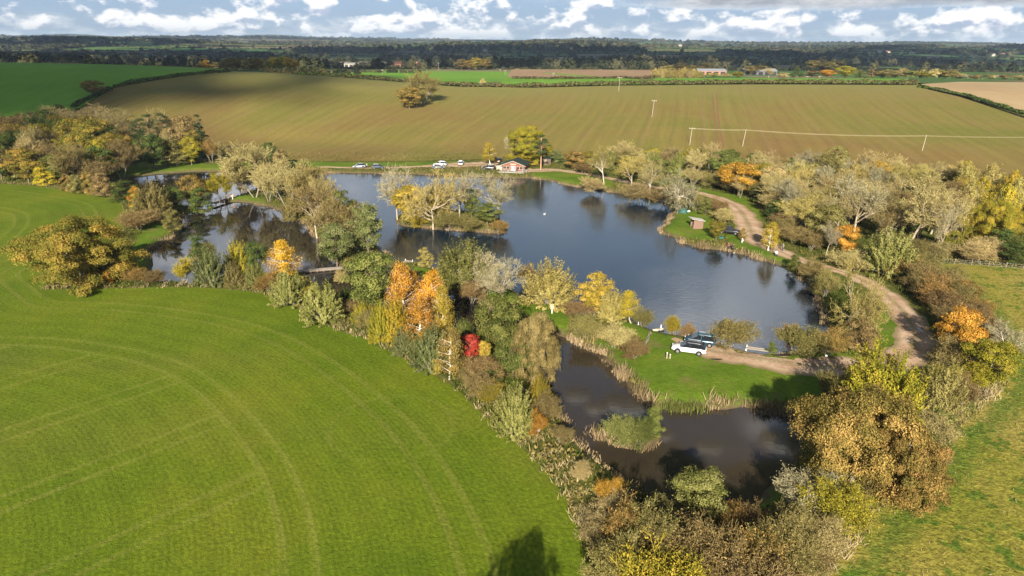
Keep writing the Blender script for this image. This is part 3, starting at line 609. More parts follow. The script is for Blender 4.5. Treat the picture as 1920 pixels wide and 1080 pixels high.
for v in range(3):   # birch: leader with hanging sprays
    segs = []; p = np.zeros(3); r = .17; pts = [p]
    for i in range(10):
        q = p + np.array([rg.normal() * .1, rg.normal() * .1, .97]); segs.append((*p, *q, r, r * .87)); p, r = q, r * .87; pts.append(p)
    pts = np.array(pts); nb = 64; hh = rg.uniform(.12, 1.0, nb) ** .9; P, N, rn = [], [], []
    for i, h in enumerate(hh):
        b = np.array([np.interp(h * 10, range(11), pts[:, c]) for c in range(3)]); Rb = 2.9 * min(1, (1.04 - h) ** .62 * 1.25) * (1 if h > .3 else .55 + h) * rg.uniform(.7, 1.1)
        a = rg.uniform(0, 6.28); d = np.array([math.cos(a), math.sin(a), .55]); e = b + d * Rb * .85; segs.append((*b, *e, .045, .012)); k = 175
        f = rg.uniform(.3, 1.08, k) ; dp = b + (e - b) * f[:, None] + rg.normal(size=(k, 3)) * np.array([.26, .26, .18]); dp[:, 2] -= rg.random(k) ** 1.3 * 1.35 * f
        P.append(dp); N.append(np.array([math.cos(a), math.sin(a), .3]) + rg.normal(size=(k, 3)) * .55); rn.append(np.clip(rg.random() * .4 + rg.random(k) * .6, 0, 1))
    P, N, rn = np.vstack(P), np.vstack(N), np.concatenate(rn)
    add_proto('birch', (leafquads(P, N, np.full(len(P), .185), .6, np.tile([0, 0, 1.], (len(P), 1))), np.repeat(rn, 4)), tubes(segs, 5), 'birch', 6.4, 10)
def bare(kind, n, spec, h0, r0, bark, leaf, leafn, lsz, w, hgt, twr=.019, stems=1):
    for v in range(n):
        segs, tips = [], []
        for s in range(stems):
            a = s * 6.28 / stems + rg.uniform(0, 1); d = unit(np.array([math.cos(a) * .35, math.sin(a) * .35, 1.])) if stems > 1 else np.array([0, 0, 1.])
            grow(segs, np.array([math.cos(a), math.sin(a), 0]) * .15 * (stems > 1), d, h0, r0, 0, len(spec), spec, tips)
        S = np.array(segs); T = S[S[:, 0] <= 2][:, 1:]; Tw = S[S[:, 0] > 2][:, 1:]; Tw[:, 6:] = np.maximum(Tw[:, 6:], twr)
        TV, TF = tubes(T, 5); V, F = tubes(Tw, 3); Cn = (Tw[:, :3] + Tw[:, 3:6]) / 2
        idx = rg.integers(0, len(Cn), leafn); L = leafquads(Cn[idx] + rg.normal(size=(leafn, 3)) * .16, rg.normal(size=(leafn, 3)) + [0, -.3, .6], np.full(leafn, lsz), leaf)
        allV = np.vstack([V, L]); sc = np.array([w, w, hgt]); zx = np.percentile(allV[:, 2], 99.5); rx = np.percentile(np.abs(allV[:, :2]), 97)
        sc = np.array([rx * 2.05, rx * 2.05, zx]); allF = np.vstack([F, len(V) + np.arange(leafn * 4).reshape(-1, 4)])
        rnd = np.concatenate([np.repeat(rg.uniform(.35, 1, len(Tw)), 6), np.repeat(rg.random(leafn), 4)])
        cm = mesh_np('crown', allV / sc, allF, LM['tan'], False, rnd=rnd); tm = mesh_np('trunk', TV / sc, TF, BK[bark], True)
        PRO.setdefault(kind, []).append((cm, tm))
bare('bare_tree', 3, [(8, 42, .72, .62, .35), (6, 42, .62, .6, .25), (6, 40, .6, .6, .2), (5, 38, .6, .6, .15)], 4.2, .17, 'pale', .6, 5200, .12, 8, 10)
bare('spreading_tree', 2, [(9, 68, 1.15, .6, .12), (7, 48, .6, .6, .10), (6, 42, .6, .6, .1), (5, 40, .55, .6, .1)], 2.8, .2, 'pale', .6, 7500, .11, 10, 8)
bare('feather_tree', 3, [(7, 26, .75, .6, .5), (7, 30, .6, .6, .45), (7, 30, .6, .6, .4), (4, 30, .55, .6, .3)], 3.6, .085, 'grey', .5, 7500, .13, 6, 10, stems=2)
bare('scrub', 3, [(6, 40, .75, .6, .3), (6, 38, .7, .6, .25), (6, 38, .65, .7, .2), (4, 40, .6, .8, .1)], 1.6, .045, 'grey', .6, 14000, .10, 5, 5, .012, stems=4)
for v in range(2):   # thicket bush: leaves down to the ground
    C = crown_surface(46, lambda h: math.sqrt(max(0, 1 - h ** 2)), zmin=.0) * np.array([3.2, 3.2, 8.2]) + [0, 0, .6]
    add_proto('bush', clumps(C, rg.uniform(.8, 1.4, len(C)), 220, .26, np.array([0, 0, 1.])), trunk_simple(3, .12, 6, .8), 'bark')
for v in range(2):   # pine: flat plates on a bare stem
    C = []
    for i in range(26):
        h = rg.uniform(.5, 1.0); a = rg.uniform(0, 6.28); q = rg.uniform(.2, 1) * (1 - max(0, h - .6) * 1.7) ; C.append((math.cos(a) * q * 3.2, math.sin(a) * q * 3.2, h * 9.4))
    C = np.array(C); segs = [(0, 0, i, 0, 0, i + 1, .22 - i * .018, .22 - (i + 1) * .018) for i in range(9)] + [(0, 0, c[2] * .88, *(c * [1, 1, .97]), .07, .03) for c in C]
    add_proto('pine', clumps(C, rg.uniform(.75, 1.3, len(C)), 230, .22, np.array([0, 0, 6.]), .45, .3, .35), tubes(segs, 5), 'pine')
for v in range(2):   # conical conifer
    C = crown_surface(70, lambda h: max(0, 1.02 - h) ** .8, zmin=.05) * np.array([3.4, 3.4, 9.6])
    add_proto('conifer', clumps(C, rg.uniform(.5, .9, len(C)), 90, .3, np.array([0, 0, 3.]), .7), trunk_simple(8, .2, 3, .2), 'bark')
for v in range(3):   # upright poplar in yellow leaf
    ns = 200; a = rg.uniform(0, 6.28, ns); hh = rg.uniform(.1, 1, ns); rr = 3.4 * np.sqrt(np.clip(1 - (2 * np.clip(hh, 0, 1) - .95) ** 2, 0.02, 1)) * rg.uniform(.3, 1, ns)
    tip = np.stack([np.cos(a) * rr, np.sin(a) * rr, hh * 9.8], 1); k = 38; u = rg.uniform(0, 1, (ns, k)); ax = unit(np.stack([np.cos(a) * .25, np.sin(a) * .25, np.ones(ns)], 1))
    P = (tip[:, None] - ax[:, None] * u[..., None] * 1.5 + rg.normal(size=(ns, k, 3)) * .2).reshape(-1, 3)
    N = np.repeat(np.stack([np.cos(a), np.sin(a), .4 + 0 * a], 1), k, 0) + rg.normal(size=(ns * k, 3)) * .6
    st = [(0, 0, 0, 0, 0, 9, .2, .05)] + [(0, 0, t[2] * .55, *t, .05, .015) for t in tip[:70]]
    add_proto('poplar', (leafquads(P, N, np.full(len(P), .3), .5), np.repeat(np.clip(np.repeat(rg.random(ns), k) * .5 + rg.random(ns * k) * .5, 0, 1), 4)), tubes(st, 4), 'pale')
for v in range(3):   # light version for trees hundreds of metres off
    C = crown_surface(16, lambda h: (math.sin(min(1, max(0, (h - .05) / .4)) * math.pi / 2) if h < .5 else math.sqrt(max(0, 1 - ((h - .5) / .5) ** 2))), zmin=.05) * np.array([2.9, 2.9, 8.2])
    add_proto('far_tree', clumps(C, rg.uniform(1.2, 1.9, len(C)), 60, .8, np.array([0, 0, 4.])), trunk_simple(5, .3, 4, .5), 'bark')
ctr = [0]
def plant(kind, P, h, w, lmat, label, name, cat='tree', group=None, rz=None, bark=None, var=None, sy=None, parts=True):
    k = PRO[kind]; ctr[0] += 1; cm, tm = k[(ctr[0] if var is None else var) % len(k)]
    o = empty(name, tuple(P), rg.uniform(0, 6.28) if rz is None else rz, label, cat, group); o.scale = (w, w if sy is None else sy, h)
    c = obj('crown', cm, o); c.material_slots[0].link = 'OBJECT'; c.material_slots[0].material = LM[lmat]
    if parts:
        t = obj('trunk', tm, o)
        if bark: t.material_slots[0].link = 'OBJECT'; t.material_slots[0].material = BK[bark]
    return o
def tpx(kind, bx, by, ty, wpx, lmat, label, name, cat='tree', group=None, **kw):
    P = G(bx, by); P[2] = gz(P[0], P[1]) if P[1] < 262 else P[2]
    if P[2] < 0: P[2] = -.1
    # crowns near the camera spread towards it: raise the aim to the back of the crown
    h = top_h(P, ty); w = wpx * depth(P) / 1280
    return plant(kind, P, h, w, lmat, label, name, cat, group, **kw)
# ------------------------------------------------------------------ trees placed one by one
T = tpx
# near belt between the crop field and the ponds
T('oak',155,532,414,190,'oak_olive','huge olive-brown oak at the corner of the green crop field','oak_tree',var=0)
T('bush',203,532,508,28,'orange','small orange-brown bush at the right foot of the huge oak','bush','bush')
T('scrub',258,531,506,34,'rust','russet bush between the huge oak and the left pond','bush','bush')
T('scrub',296,530,508,40,'redbrown','low dark red bush on the near bank of the left pond','bush','bush')
T('feather_tree',348,533,482,40,'yellow','small bright yellow sapling beside the left pond','tree_sapling')
T('willow',398,531,460,66,'willowgrey','grey-green willow right of the yellow sapling','willow_tree')
T('willow',449,505,454,56,'yellowgreen','yellow-green rounded willow on the near shore of the left pond','willow_tree')
T('round_tree',482,508,453,44,'dark','dark green rounded tree touching the yellow-green willow','broadleaf_tree')
T('willow',440,535,492,40,'brownolive','small brown-olive bush under the yellow-green willow','willow_bush','bush')
T('willow',480,535,492,46,'willow','low pale willow bush left of the orange tree','willow_bush','bush')
T('scrub',508,548,512,40,'rust','russet scrub below the orange-gold tree','bush','bush')
T('birch',533,527,454,66,'orangegold','bright orange-gold birch left of the long footbridge','birch_tree',bark='birch')
T('willow',541,572,510,66,'willow','pale green willow right below the bright orange birch','willow_tree')
T('willow',606,602,531,86,'willow','wide pale green willow beside the field edge below the footbridge','willow_tree')
T('willow',650,575,540,40,'dark','small dark willow bush behind the wide pale willow','willow_bush','bush')
T('round_tree',700,592,474,100,'green','tall leaning mid-green tree left of the orange birches','broadleaf_tree',var=1)
T('willow',682,607,566,40,'yellowgreen','small yellow-green bush in front of the tall green tree','willow_bush','bush')
T('willow',716,640,566,50,'yellowgreen','yellow-green willow left of the golden willow','willow_tree')
T('willow',742,640,558,56,'yellow','golden willow at the foot of the orange birches','willow_tree')
T('birch',757,610,494,62,'orange','tallest orange birch with a white stem, leftmost of the birches','birch_tree',bark='birch')
T('birch',783,596,508,36,'orange','slim orange birch squeezed behind the tallest birch','birch_tree',bark='birch')
T('birch',812,625,510,58,'orangegold','bright orange birch in the middle of the birch group','birch_tree',bark='birch')
T('birch',790,657,556,60,'orange','deep orange birch in front of the birch group','birch_tree',bark='birch')
T('birch',826,645,536,50,'gold','yellow-orange birch, rightmost of the birch group','birch_tree',bark='birch')
T('willow',762,662,612,56,'willowgrey','grey-green willow between golden willow and field edge','willow_tree')
T('willow',808,692,610,74,'willowgrey','large grey-green willow below the orange birches','willow_tree')
T('bush',818,700,672,26,'gold','small golden bush at the field edge left of the brown birch','bush','bush')
T('birch',843,712,616,54,'rust','thin brown birch with a white trunk left of the red tree','birch_tree',bark='birch')
T('willow',868,640,598,44,'green','mid-green willow above the brown birch','willow_tree')
T('round_tree',880,680,630,44,'red','small bright red maple among the green willows','maple_tree',bark='pale')
T('round_tree',908,682,640,26,'gold','small orange-yellow tree touching the red maple','broadleaf_tree',bark='pale')
T('scrub',900,712,672,66,'redbrown','dark reddish scrub below the red maple','bush','bush')
T('scrub',868,702,672,40,'brownolive','olive scrub between brown birch and red maple','bush','bush')
T('scrub',905,745,700,60,'brown','bare brown thicket below the red maple by the field','bush','bush')
T('round_tree',940,668,556,94,'green','large grey-green tree left of the brown-leaved alder','broadleaf_tree',var=2)
T('round_tree',962,705,640,70,'green','green tree in front of the brown-leaved alder','broadleaf_tree',var=0)
T('oak',1003,704,590,96,'brown','large brown-leaved alder at the head of the lower pond','alder_tree',var=1)
T('willow',963,815,722,76,'willow','pale yellow-green willow at the field edge beside the lower pond','willow_tree')
T('willow',1012,768,704,48,'yellowgreen','olive-yellow willow behind the pale willow by the lower pond','willow_tree')
T('scrub',1022,792,742,50,'brown','brown thicket between the pale willow and the lower pond','bush','bush')
T('scrub',1006,818,774,38,'orange','small orange-leaved sapling with a white stem beside the pale willow','tree_sapling',bark='birch')
T('scrub',1050,830,800,36,'brown','brown bush on the left bank of the lower pond','bush','bush')
T('scrub',1085,900,866,36,'tan','pale bare bush beside the mown path by the lower pond','bush','bush')
T('scrub',1145,950,900,44,'orange','bush with orange top leaves left of the lower pond','bush','bush')
T('scrub',1172,1045,958,92,'rust','tan-orange bush at the bottom beside the crop field','bush','bush')
T('scrub',1215,1075,965,100,'brownolive','large olive-orange thicket left of the pond willow','bush','bush')
T('scrub',1160,1110,1015,100,'brownolive','olive thicket at the bottom edge beside the crop field','bush','bush')
T('scrub',1300,1110,1000,140,'redbrown','wide reddish brown thicket at the bottom edge','bush','bush')
T('scrub',1392,1100,1000,130,'rust','russet thicket at the bottom edge right of the reddish one','bush','bush')
T('scrub',1460,1085,975,110,'brownolive','olive twiggy thicket at the bottom near the fence','bush','bush')
T('scrub',1250,1170,1050,170,'yellowgreen','yellowish scrub cut by the bottom edge below the reddish thicket','bush','bush')
T('scrub',1400,1170,1060,160,'brown','brown scrub cut by the bottom edge below the russet thicket','bush','bush')
T('scrub',1370,1000,948,56,'rust','russet bush just right of the willow on the pond bank','bush','bush')
T('scrub',1420,1010,955,60,'redbrown','dark red-brown scrub above the russet thicket','bush','bush')
T('round_tree',1308,968,886,102,'willow','green willow on the near bank of the lower pond','willow_tree',var=1)
T('scrub',1520,975,890,100,'grey','tall twiggy grey bush at the right corner of the lower pond','bush','bush',bark='pale')
T('scrub',1480,1030,955,100,'brownolive','dark twiggy thicket below the grey bush','bush','bush')
T('scrub',1560,1000,900,100,'yellowgreen','yellow-green scrub beside the fence under the big oak','bush','bush')
T('scrub',1530,1050,975,80,'tan','pale dry scrub against the fence near the bottom','bush','bush')
T('oak',1592,920,742,228,'rust','biggest orange-brown oak on the right side of the lower pond','oak_tree',var=0)
T('oak',1686,938,802,150,'rust','thinner orange-brown oak overhanging the pasture fence','oak_tree',var=1)
T('willow',1640,800,654,166,'yellowgreen','tall yellow-green willow behind the biggest orange oak','willow_tree')
T('scrub',1560,765,700,60,'brownolive','dark olive bush left of the tall yellow-green willow','bush','bush')
T('willow',1752,790,682,90,'brownolive','olive-tan willow right of the tall yellow-green willow','willow_tree')
T('scrub',1792,770,706,60,'redbrown','reddish brown bush beside the pasture corner','bush','bush')
T('bush',1798,756,722,30,'green','small bright green bush in the brown hedge by the pasture','bush','bush')
T('scrub',1745,835,775,70,'tan','tan thicket along the pasture fence right of the oaks','bush','bush')
T('round_tree',1790,672,580,80,'orange','orange-leaved tree on the outside of the track bend','broadleaf_tree')
T('round_tree',1782,580,556,40,'dark','small dark green tree in the hedge above the orange tree','broadleaf_tree')
T('round_tree',1806,575,528,50,'rust','small rust tree at the top of the curving hedge','broadleaf_tree')
T('round_tree',1845,726,640,96,'yellowgreen','yellow-green tree with dead limbs beside the pasture corner','broadleaf_tree')
T('bare_tree',1872,690,608,80,'grey','stag-headed half dead tree leaning over the pasture','dead_tree',bark='dead')
T('scrub',1830,640,596,60,'tan','tan bush on the pasture side of the orange tree','bush','bush')
plant('round_tree', (-2.6, 11.0, .8), 17.6, 8.0, 'oak_olive', 'tree just below the frame whose shadow falls on the crop field', 'broadleaf_tree')
# lakeside between the track and the near shore
T('spreading_tree',1594,630,500,122,'paleyellow','wide bare pale-limbed tree on the grass inside the track bend','bare_tree')
T('scrub',1505,664,612,78,'brownolive','olive bush at the right end of the near lake shore','bush','bush')
T('scrub',1550,668,618,60,'rust','orange-brown bush under the wide bare tree','bush','bush')
T('bush',1606,652,598,70,'brown','brown-leaved bush right under the wide bare tree','bush','bush')
T('scrub',1480,646,608,34,'orange','thin bush with a few orange leaves on the near lake shore','bush','bush')
T('scrub',1370,646,600,72,'brownolive','rounded twiggy bush on the lake shore right of the parked cars','bush','bush')
T('bush',1446,661,641,20,'green','tiny green bush at the end of the shore staging','bush','bush')
T('scrub',1264,620,594,30,'yellow','small yellow bush on the shore above the white car','bush','bush')
T('scrub',1290,626,608,26,'redbrown','little pinkish shrub on the shore behind the blue car','bush','bush')
T('round_tree',1113,590,512,62,'gold','golden-leaved tree on the near lake shore','broadleaf_tree',bark='pale')
T('willow',1146,598,541,58,'paleyellow','pale yellowish willow right of the golden-leaved tree','willow_tree')
T('bush',1134,592,560,32,'yellowgreen','lime green bush between golden tree and pale willow','bush','bush')
T('birch',1183,604,546,52,'yellow','orange-yellow young tree right of the pale willow on the shore','broadleaf_tree',bark='pale')
T('scrub',1204,610,580,34,'brownolive','brown shrub at the right end of the shore trees','bush','bush')
T('scrub',1083,592,566,44,'redbrown','red-stemmed shrub left of the golden-leaved tree','bush','bush')
T('scrub',1100,632,596,54,'brownolive','olive scrub in the middle of the grass peninsula','bush','bush')
T('scrub',1150,650,614,64,'tan','pale dry scrub on the grass peninsula','bush','bush')
T('scrub',1190,672,640,50,'redbrown','red-brown scrub left of the short log fence','bush','bush')
T('willow',1030,568,490,106,'paleyellow','wide pale yellow willow on the strip between the waters','willow_tree')
T('scrub',984,525,496,34,'redbrown','small dark red shrub left of the wide pale yellow willow','bush','bush')
T('bare_tree',942,572,494,84,'grey','grey bare tree between the two rounded willows','bare_tree')
T('willow',872,532,452,122,'willow','widest pale green willow on the main lake shore','willow_tree')
T('scrub',915,538,478,60,'grey','grey twiggy bush on the right side of the widest willow','bush','bush')
T('bush',797,498,464,32,'paleyellow','small tan bush alone on the path left of the widest willow','bush','bush')
T('scrub',885,560,528,44,'redbrown','brown scrub overhanging the middle pond','bush','bush')
T('willow',640,520,505,30,'tan','low tan sedge bush at the foot of the footbridge','willow_bush','bush')
# spit between the left pond and the main lake
T('feather_tree',478,370,268,84,'tan','tall bare tan tree at the left end of the wooded spit','bare_tree')
T('scrub',455,362,312,60,'tan','tan scrub at the left end of the wooded spit','bush','bush')
T('round_tree',508,318,268,34,'dark','dark round tree behind the tall bare trees of the spit','broadleaf_tree')
T('round_tree',529,322,278,30,'brown','brown round tree behind the tall bare trees of the spit','broadleaf_tree')
T('feather_tree',540,392,298,96,'tan','widest bare tan tree in the middle of the spit','bare_tree')
T('feather_tree',505,378,310,60,'tan','slender bare tree in front of the spit','bare_tree')
T('feather_tree',590,392,308,66,'paleyellow','pale yellow feathery tree on the far side of the spit','bare_tree')
T('willow',548,408,360,36,'brownolive','olive bush at the water edge of the spit','willow_bush','bush')
T('bare_tree',594,440,344,84,'brown','brown-grey bare tree leaning towards the left pond','bare_tree')
T('bush',612,440,395,34,'green','green bush beside the brown-grey bare tree','bush','bush')
T('round_tree',645,436,358,56,'green','yellowish green tree behind the alders of the spit','broadleaf_tree')
T('feather_tree',636,470,372,80,'brown','brown half-bare alder towering over the end of the spit','alder_tree')
T('round_tree',632,492,420,70,'willowgrey','green alder at the footbridge end of the spit','alder_tree')
T('round_tree',668,470,390,56,'brownolive','olive alder behind the green one at the spit end','alder_tree')
T('round_tree',692,482,384,62,'willowgrey','grey-green willow leaning over the lake at the spit end','willow_tree')
T('feather_tree',420,374,324,46,'yellowgreen','small yellow-green tree beside the short footbridge','broadleaf_tree')
T('feather_tree',612,400,330,44,'tan','pale bare shrub standing over the main lake edge','bare_tree')
# main island
T('round_tree',765,412,348,64,'gold','golden-leaved tree on the left end of the lake island','broadleaf_tree')
T('bare_tree',745,408,316,72,'grey','bare grey tree behind the golden tree on the island','bare_tree')
T('spreading_tree',812,424,322,110,'paleyellow','largest bare tree with two pale trunks in the island middle','bare_tree')
T('willow',822,412,342,56,'oak_olive','olive bush tree behind the pale trunks on the island','willow_tree')
T('bare_tree',862,410,328,84,'grey','bare grey tree right of the island middle','bare_tree')
T('round_tree',884,408,354,36,'green','small green tree on the island between bare trees','broadleaf_tree')
T('round_tree',914,421,382,56,'green','low green tree on the right half of the island','broadleaf_tree')
T('bare_tree',936,408,328,74,'grey','bare pinkish grey tree at the right end of the island','bare_tree')
T('scrub',778,420,400,40,'yellow','yellow undergrowth bush on the island left shore','bush','bush')
T('scrub',840,426,398,50,'brownolive','olive undergrowth bush on the island front shore','bush','bush')
T('scrub',880,428,408,40,'brownolive','small olive-brown undergrowth bush right of the island middle','bush','bush')
T('scrub',935,433,413,26,'rust','small rust bush at the right tip of the island','bush','bush')
T('scrub',768,404,360,50,'tan','tan twiggy bush behind the golden island tree','bush','bush')
# small islands
T('bush',372,483,440,36,'dark','dark green bush on the tiny islet of the left pond','bush','bush')
T('scrub',392,480,452,24,'brownolive','brown bush on the right of the tiny islet','bush','bush')
T('scrub',1168,826,779,56,'willow','pale green bush on the islet of the lower pond','bush','bush')
T('scrub',1200,830,782,46,'green','green bush in the middle of the lower pond islet','bush','bush')
T('bush',1226,812,765,42,'green','bright green round bush at the right end of the islet','bush','bush')
# left shore of the left pond
T('bush',240,378,338,56,'dark','dark green bush by the upper pond, leftmost of its row','bush','bush')
T('bush',257,388,350,28,'orange','orange bush between green bushes on the left bank','bush','bush')
T('willow',290,408,342,78,'brownolive','large olive willow on the left bank between both ponds','willow_tree')
T('bush',262,392,362,30,'yellowgreen','small yellow-green bush under the orange bush','bush','bush')
T('round_tree',330,396,350,40,'dark','dark rounded tree right of the large olive willow','broadleaf_tree')
T('round_tree',362,382,330,48,'rust','orange-brown tree near the short footbridge','broadleaf_tree')
T('bush',378,392,352,46,'dark','dark green bush at the water by the short footbridge','bush','bush')
T('bush',325,433,394,34,'brownolive','reddish olive bush on the left bank of the left pond','bush','bush')
T('scrub',262,430,398,70,'redbrown','low brown bramble mound beside the curved field corner','bush','bush')
T('scrub',222,512,470,44,'brownolive','olive thicket on the right side of the huge oak','bush','bush')
T('bush',127,362,326,22,'rust','small rust bush at the field edge, leftmost of the row of four','bush','bush')
T('bush',146,364,328,28,'brownolive','olive bush, second of the row of four at the field edge','bush','bush')
T('bush',168,366,322,28,'rust','orange-brown bush, third of the row of four at the field edge','bush','bush')
T('bush',196,370,325,40,'brown','brown bush, rightmost of the row of four at the field edge','bush','bush')
# around the clubhouse
T('birch',920,309,268,30,'yellow','yellow birch standing over the car park','birch_tree',bark='birch')
T('bare_tree',958,304,256,28,'grey','slim bare tree behind the clubhouse','bare_tree',bark='pale')
T('oak',988,306,237,80,'yellowgreen','big yellow and green oak behind the clubhouse','oak_tree',var=1)
T('bush',985,308,290,66,'yellowgreen','low yellow bush under the big oak by the clubhouse','bush','bush')
T('pine',1014,318,253,40,'pine','dark pine with a pink bare trunk right of the clubhouse','pine_tree')
T('bush',1040,304,281,34,'willowgrey','grey-green bush right of the pine','bush','bush')
T('round_tree',1078,318,284,46,'rust','orange-green tree right of the pine by the path','broadleaf_tree')
T('round_tree',1102,318,284,40,'oak_olive','olive-yellow tree beside the orange-green tree','broadleaf_tree')
T('scrub',1094,326,306,28,'redbrown','dark red bush below the orange-green tree','bush','bush')
T('bare_tree',1132,346,274,44,'paleyellow','bare tree with a leaning white trunk on the far lake shore','bare_tree',bark='dead')
T('bare_tree',1184,352,290,56,'paleyellow','bare spreading tree on the far shore right of the leaning one','bare_tree')
T('bare_tree',1218,366,303,50,'tan','bare tree with a thin white trunk on the far shore','bare_tree',bark='dead')
T('spreading_tree',1268,394,318,74,'grey','bare white-limbed tree beside the green shelter tent','bare_tree',bark='dead')
T('scrub',1290,392,358,44,'brownolive','brown-olive bush behind the white-limbed tree','bush','bush')
T('bush',1322,402,372,30,'willow','pale green rounded bush above the wooden shelter','bush','bush')
T('scrub',1345,400,374,40,'redbrown','red-brown scrub inside the first bend of the track','bush','bush')
T('scrub',1360,418,392,36,'tan','low tan scrub between shelter and track','bush','bush')
T('round_tree',1342,449,414,34,'oak_olive','small olive-yellow tree beside the black pickup','broadleaf_tree')
T('birch',1394,452,428,20,'rust','tiny rust-leaved sapling in a white guard by the track','tree_sapling',bark='birch')
T('birch',1440,470,418,32,'yellow','small bright yellow tree with white trunk beside the track','birch_tree',bark='birch')
T('round_tree',1384,366,306,78,'orange','orange-leaved cherry tree above the first bend of the track','cherry_tree')
T('bush',1490,505,478,28,'green','green bush on the lake shore below the anglers','bush','bush')
T('scrub',1520,525,488,44,'brown','brown shrub between track and lake shore','bush','bush')
T('scrub',1545,555,510,50,'brownolive','dark olive shrub under the bare tree by the lake','bush','bush')
T('scrub',1110,356,332,40,'tan','dry scrub at the foot of the leaning white trunk','bush','bush')
T('scrub',1200,372,345,56,'tan','brown scrub along the far shore under the bare trees','bush','bush')
T('scrub',1245,380,350,44,'brown','brown scrub behind the white-limbed tree','bush','bush')
# the wood right of the track: trees one can tell apart
T('bare_tree',1702,470,330,120,'tan','largest bare tree with yellow-lit limbs in the right wood','bare_tree')
T('willow',1660,515,430,100,'willow','big pale silvery willow at the corner of the pasture','willow_tree')
T('round_tree',1582,482,424,50,'orange','orange and green tree at the front of the right wood','broadleaf_tree')
T('scrub',1600,508,474,70,'tan','tan bush on the outer side of the track below the orange tree','bush','bush')
T('bare_tree',1760,480,378,50,'grey','thin pale bare tree at the front of the right wood','bare_tree',bark='pale')
T('oak',1858,460,378,80,'yellowgreen','large yellow-green oak at the pasture end of the right wood','oak_tree',var=0)
T('bare_tree',1548,482,418,40,'grey','small pale bare tree left of the orange one at the wood edge','bare_tree',bark='pale')
T('bare_tree',1600,440,330,90,'grey','silver-grey bare tree behind the orange and green tree','bare_tree')
T('bare_tree',1530,420,340,80,'tan','tan bare tree at the left front of the right wood','bare_tree')
T('feather_tree',1610,372,302,60,'grey','silver crowned tree on the skyline edge of the right wood','bare_tree')
T('conifer',1478,345,296,26,'dark','pointed green tree at the left end of the wood back row','conifer_tree')
# brown field copse and the hill
T('feather_tree',792,196,136,58,'brownolive','taller olive tree of the lone copse in the brown field','broadleaf_tree',rz=0)
T('round_tree',768,204,164,50,'rust','low orange-brown tree of the lone copse in the brown field','broadleaf_tree')
T('round_tree',782,202,160,36,'brownolive','middle tree of the lone copse in the brown field','broadleaf_tree')
T('round_tree',176,180,151,44,'rust','lone round tree in the hedge of the upper left field','broadleaf_tree')
T('bush',110,212,196,24,'rust','small rust tree above the left wood','broadleaf_tree')
# left wood
LW = "in the left wood"
for a in [
 ('scrub',25,285,216,80,'brown','brown bare tree at the far left edge of the left wood'),
 ('feather_tree',75,262,206,80,'brown','brown bare tree in the back row of the left wood'),
 ('bare_tree',122,262,198,80,'tan','rounded tan tree in the back row of the left wood'),
 ('bare_tree',170,260,198,84,'tan','tallest rounded tan tree of the left wood'),
 ('bare_tree',222,268,206,70,'tan','tan tree at the right end of the wood back row'),
 ('round_tree',150,300,222,70,'oak_olive','olive green tree in the heart of the left wood'),
 ('round_tree',186,312,224,84,'oak_olive','big dark olive tree in the heart of the left wood'),
 ('round_tree',85,300,232,50,'yellowgreen','yellow-topped tree high in the left wood'),
 ('scrub',40,300,234,70,'rust','russet tree in the left part of the left wood'),
 ('bush',28,318,258,76,'dark','dark blue-green bush low in the left wood'),
 ('round_tree',70,310,250,50,'dark','dark green tree in the left part of the left wood'),
 ('scrub',72,336,274,80,'redbrown','reddish bare thicket in front of the left wood'),
 ('round_tree',148,318,250,50,'willowgrey','silvery tree in the front of the left wood'),
 ('feather_tree',142,345,275,60,'brownolive','olive-brown bare tree at the front of the left wood'),
 ('round_tree',200,332,262,50,'yellowgreen','yellow-green tree at the right front of the left wood'),
 ('feather_tree',228,332,262,60,'brown','bare brown tree at the pond end of the left wood'),
 ('round_tree',108,344,290,46,'green','green tree in the front row of the left wood'),
 ('bush',88,346,308,44,'yellow','golden bush in the front row of the left wood'),
 ('bush',24,338,294,48,'willow','pale green bush at the left front of the left wood'),
 ('bush',-5,330,270,50,'yellowgreen','yellow-green bush cut by the left edge'),
 ('bare_tree',-30,290,214,80,'brown','brown tree cut by the left edge'),
 ('scrub',180,345,300,60,'brown','dark brown thicket at the right front of the left wood'),
 ('pine',270,300,222,42,'pine','dark pine, leftmost of the pines beside the upper pond'),
 ('pine',290,302,214,40,'pine','pine with a bare reddish stem beside the upper pond'),
 ('pine',318,300,212,36,'pine','pine behind the pale tree by the upper pond'),
 ('bare_tree',303,300,206,52,'tan','pale bare tree among the pines'),
 ('round_tree',348,300,218,66,'brown','brown-leaved tree among the pines'),
 ('conifer',380,300,216,44,'pine','dark conifer at the right end of the pines'),
 ('bush',332,310,262,56,'brownolive','olive-brown bush at the upper pond shore'),
 ('round_tree',360,310,258,34,'yellowgreen','yellow-green tree at the upper pond shore'),
 ('feather_tree',397,306,262,26,'rust','small rust tree right of the dark conifer'),
 ('feather_tree',417,304,268,30,'tan','small tan tree right of the rust tree'),
 ('feather_tree',441,304,275,26,'tan','last small tan tree before the wooded spit'),
]: T(a[0],a[1],a[2],a[3],a[4],a[5],a[6], {'scrub':'bush','bush':'bush','pine':'pine_tree','conifer':'conifer_tree','bare_tree':'bare_tree','feather_tree':'bare_tree'}.get(a[0],'broadleaf_tree'), 'bush' if a[0] in('bush',) else 'tree')
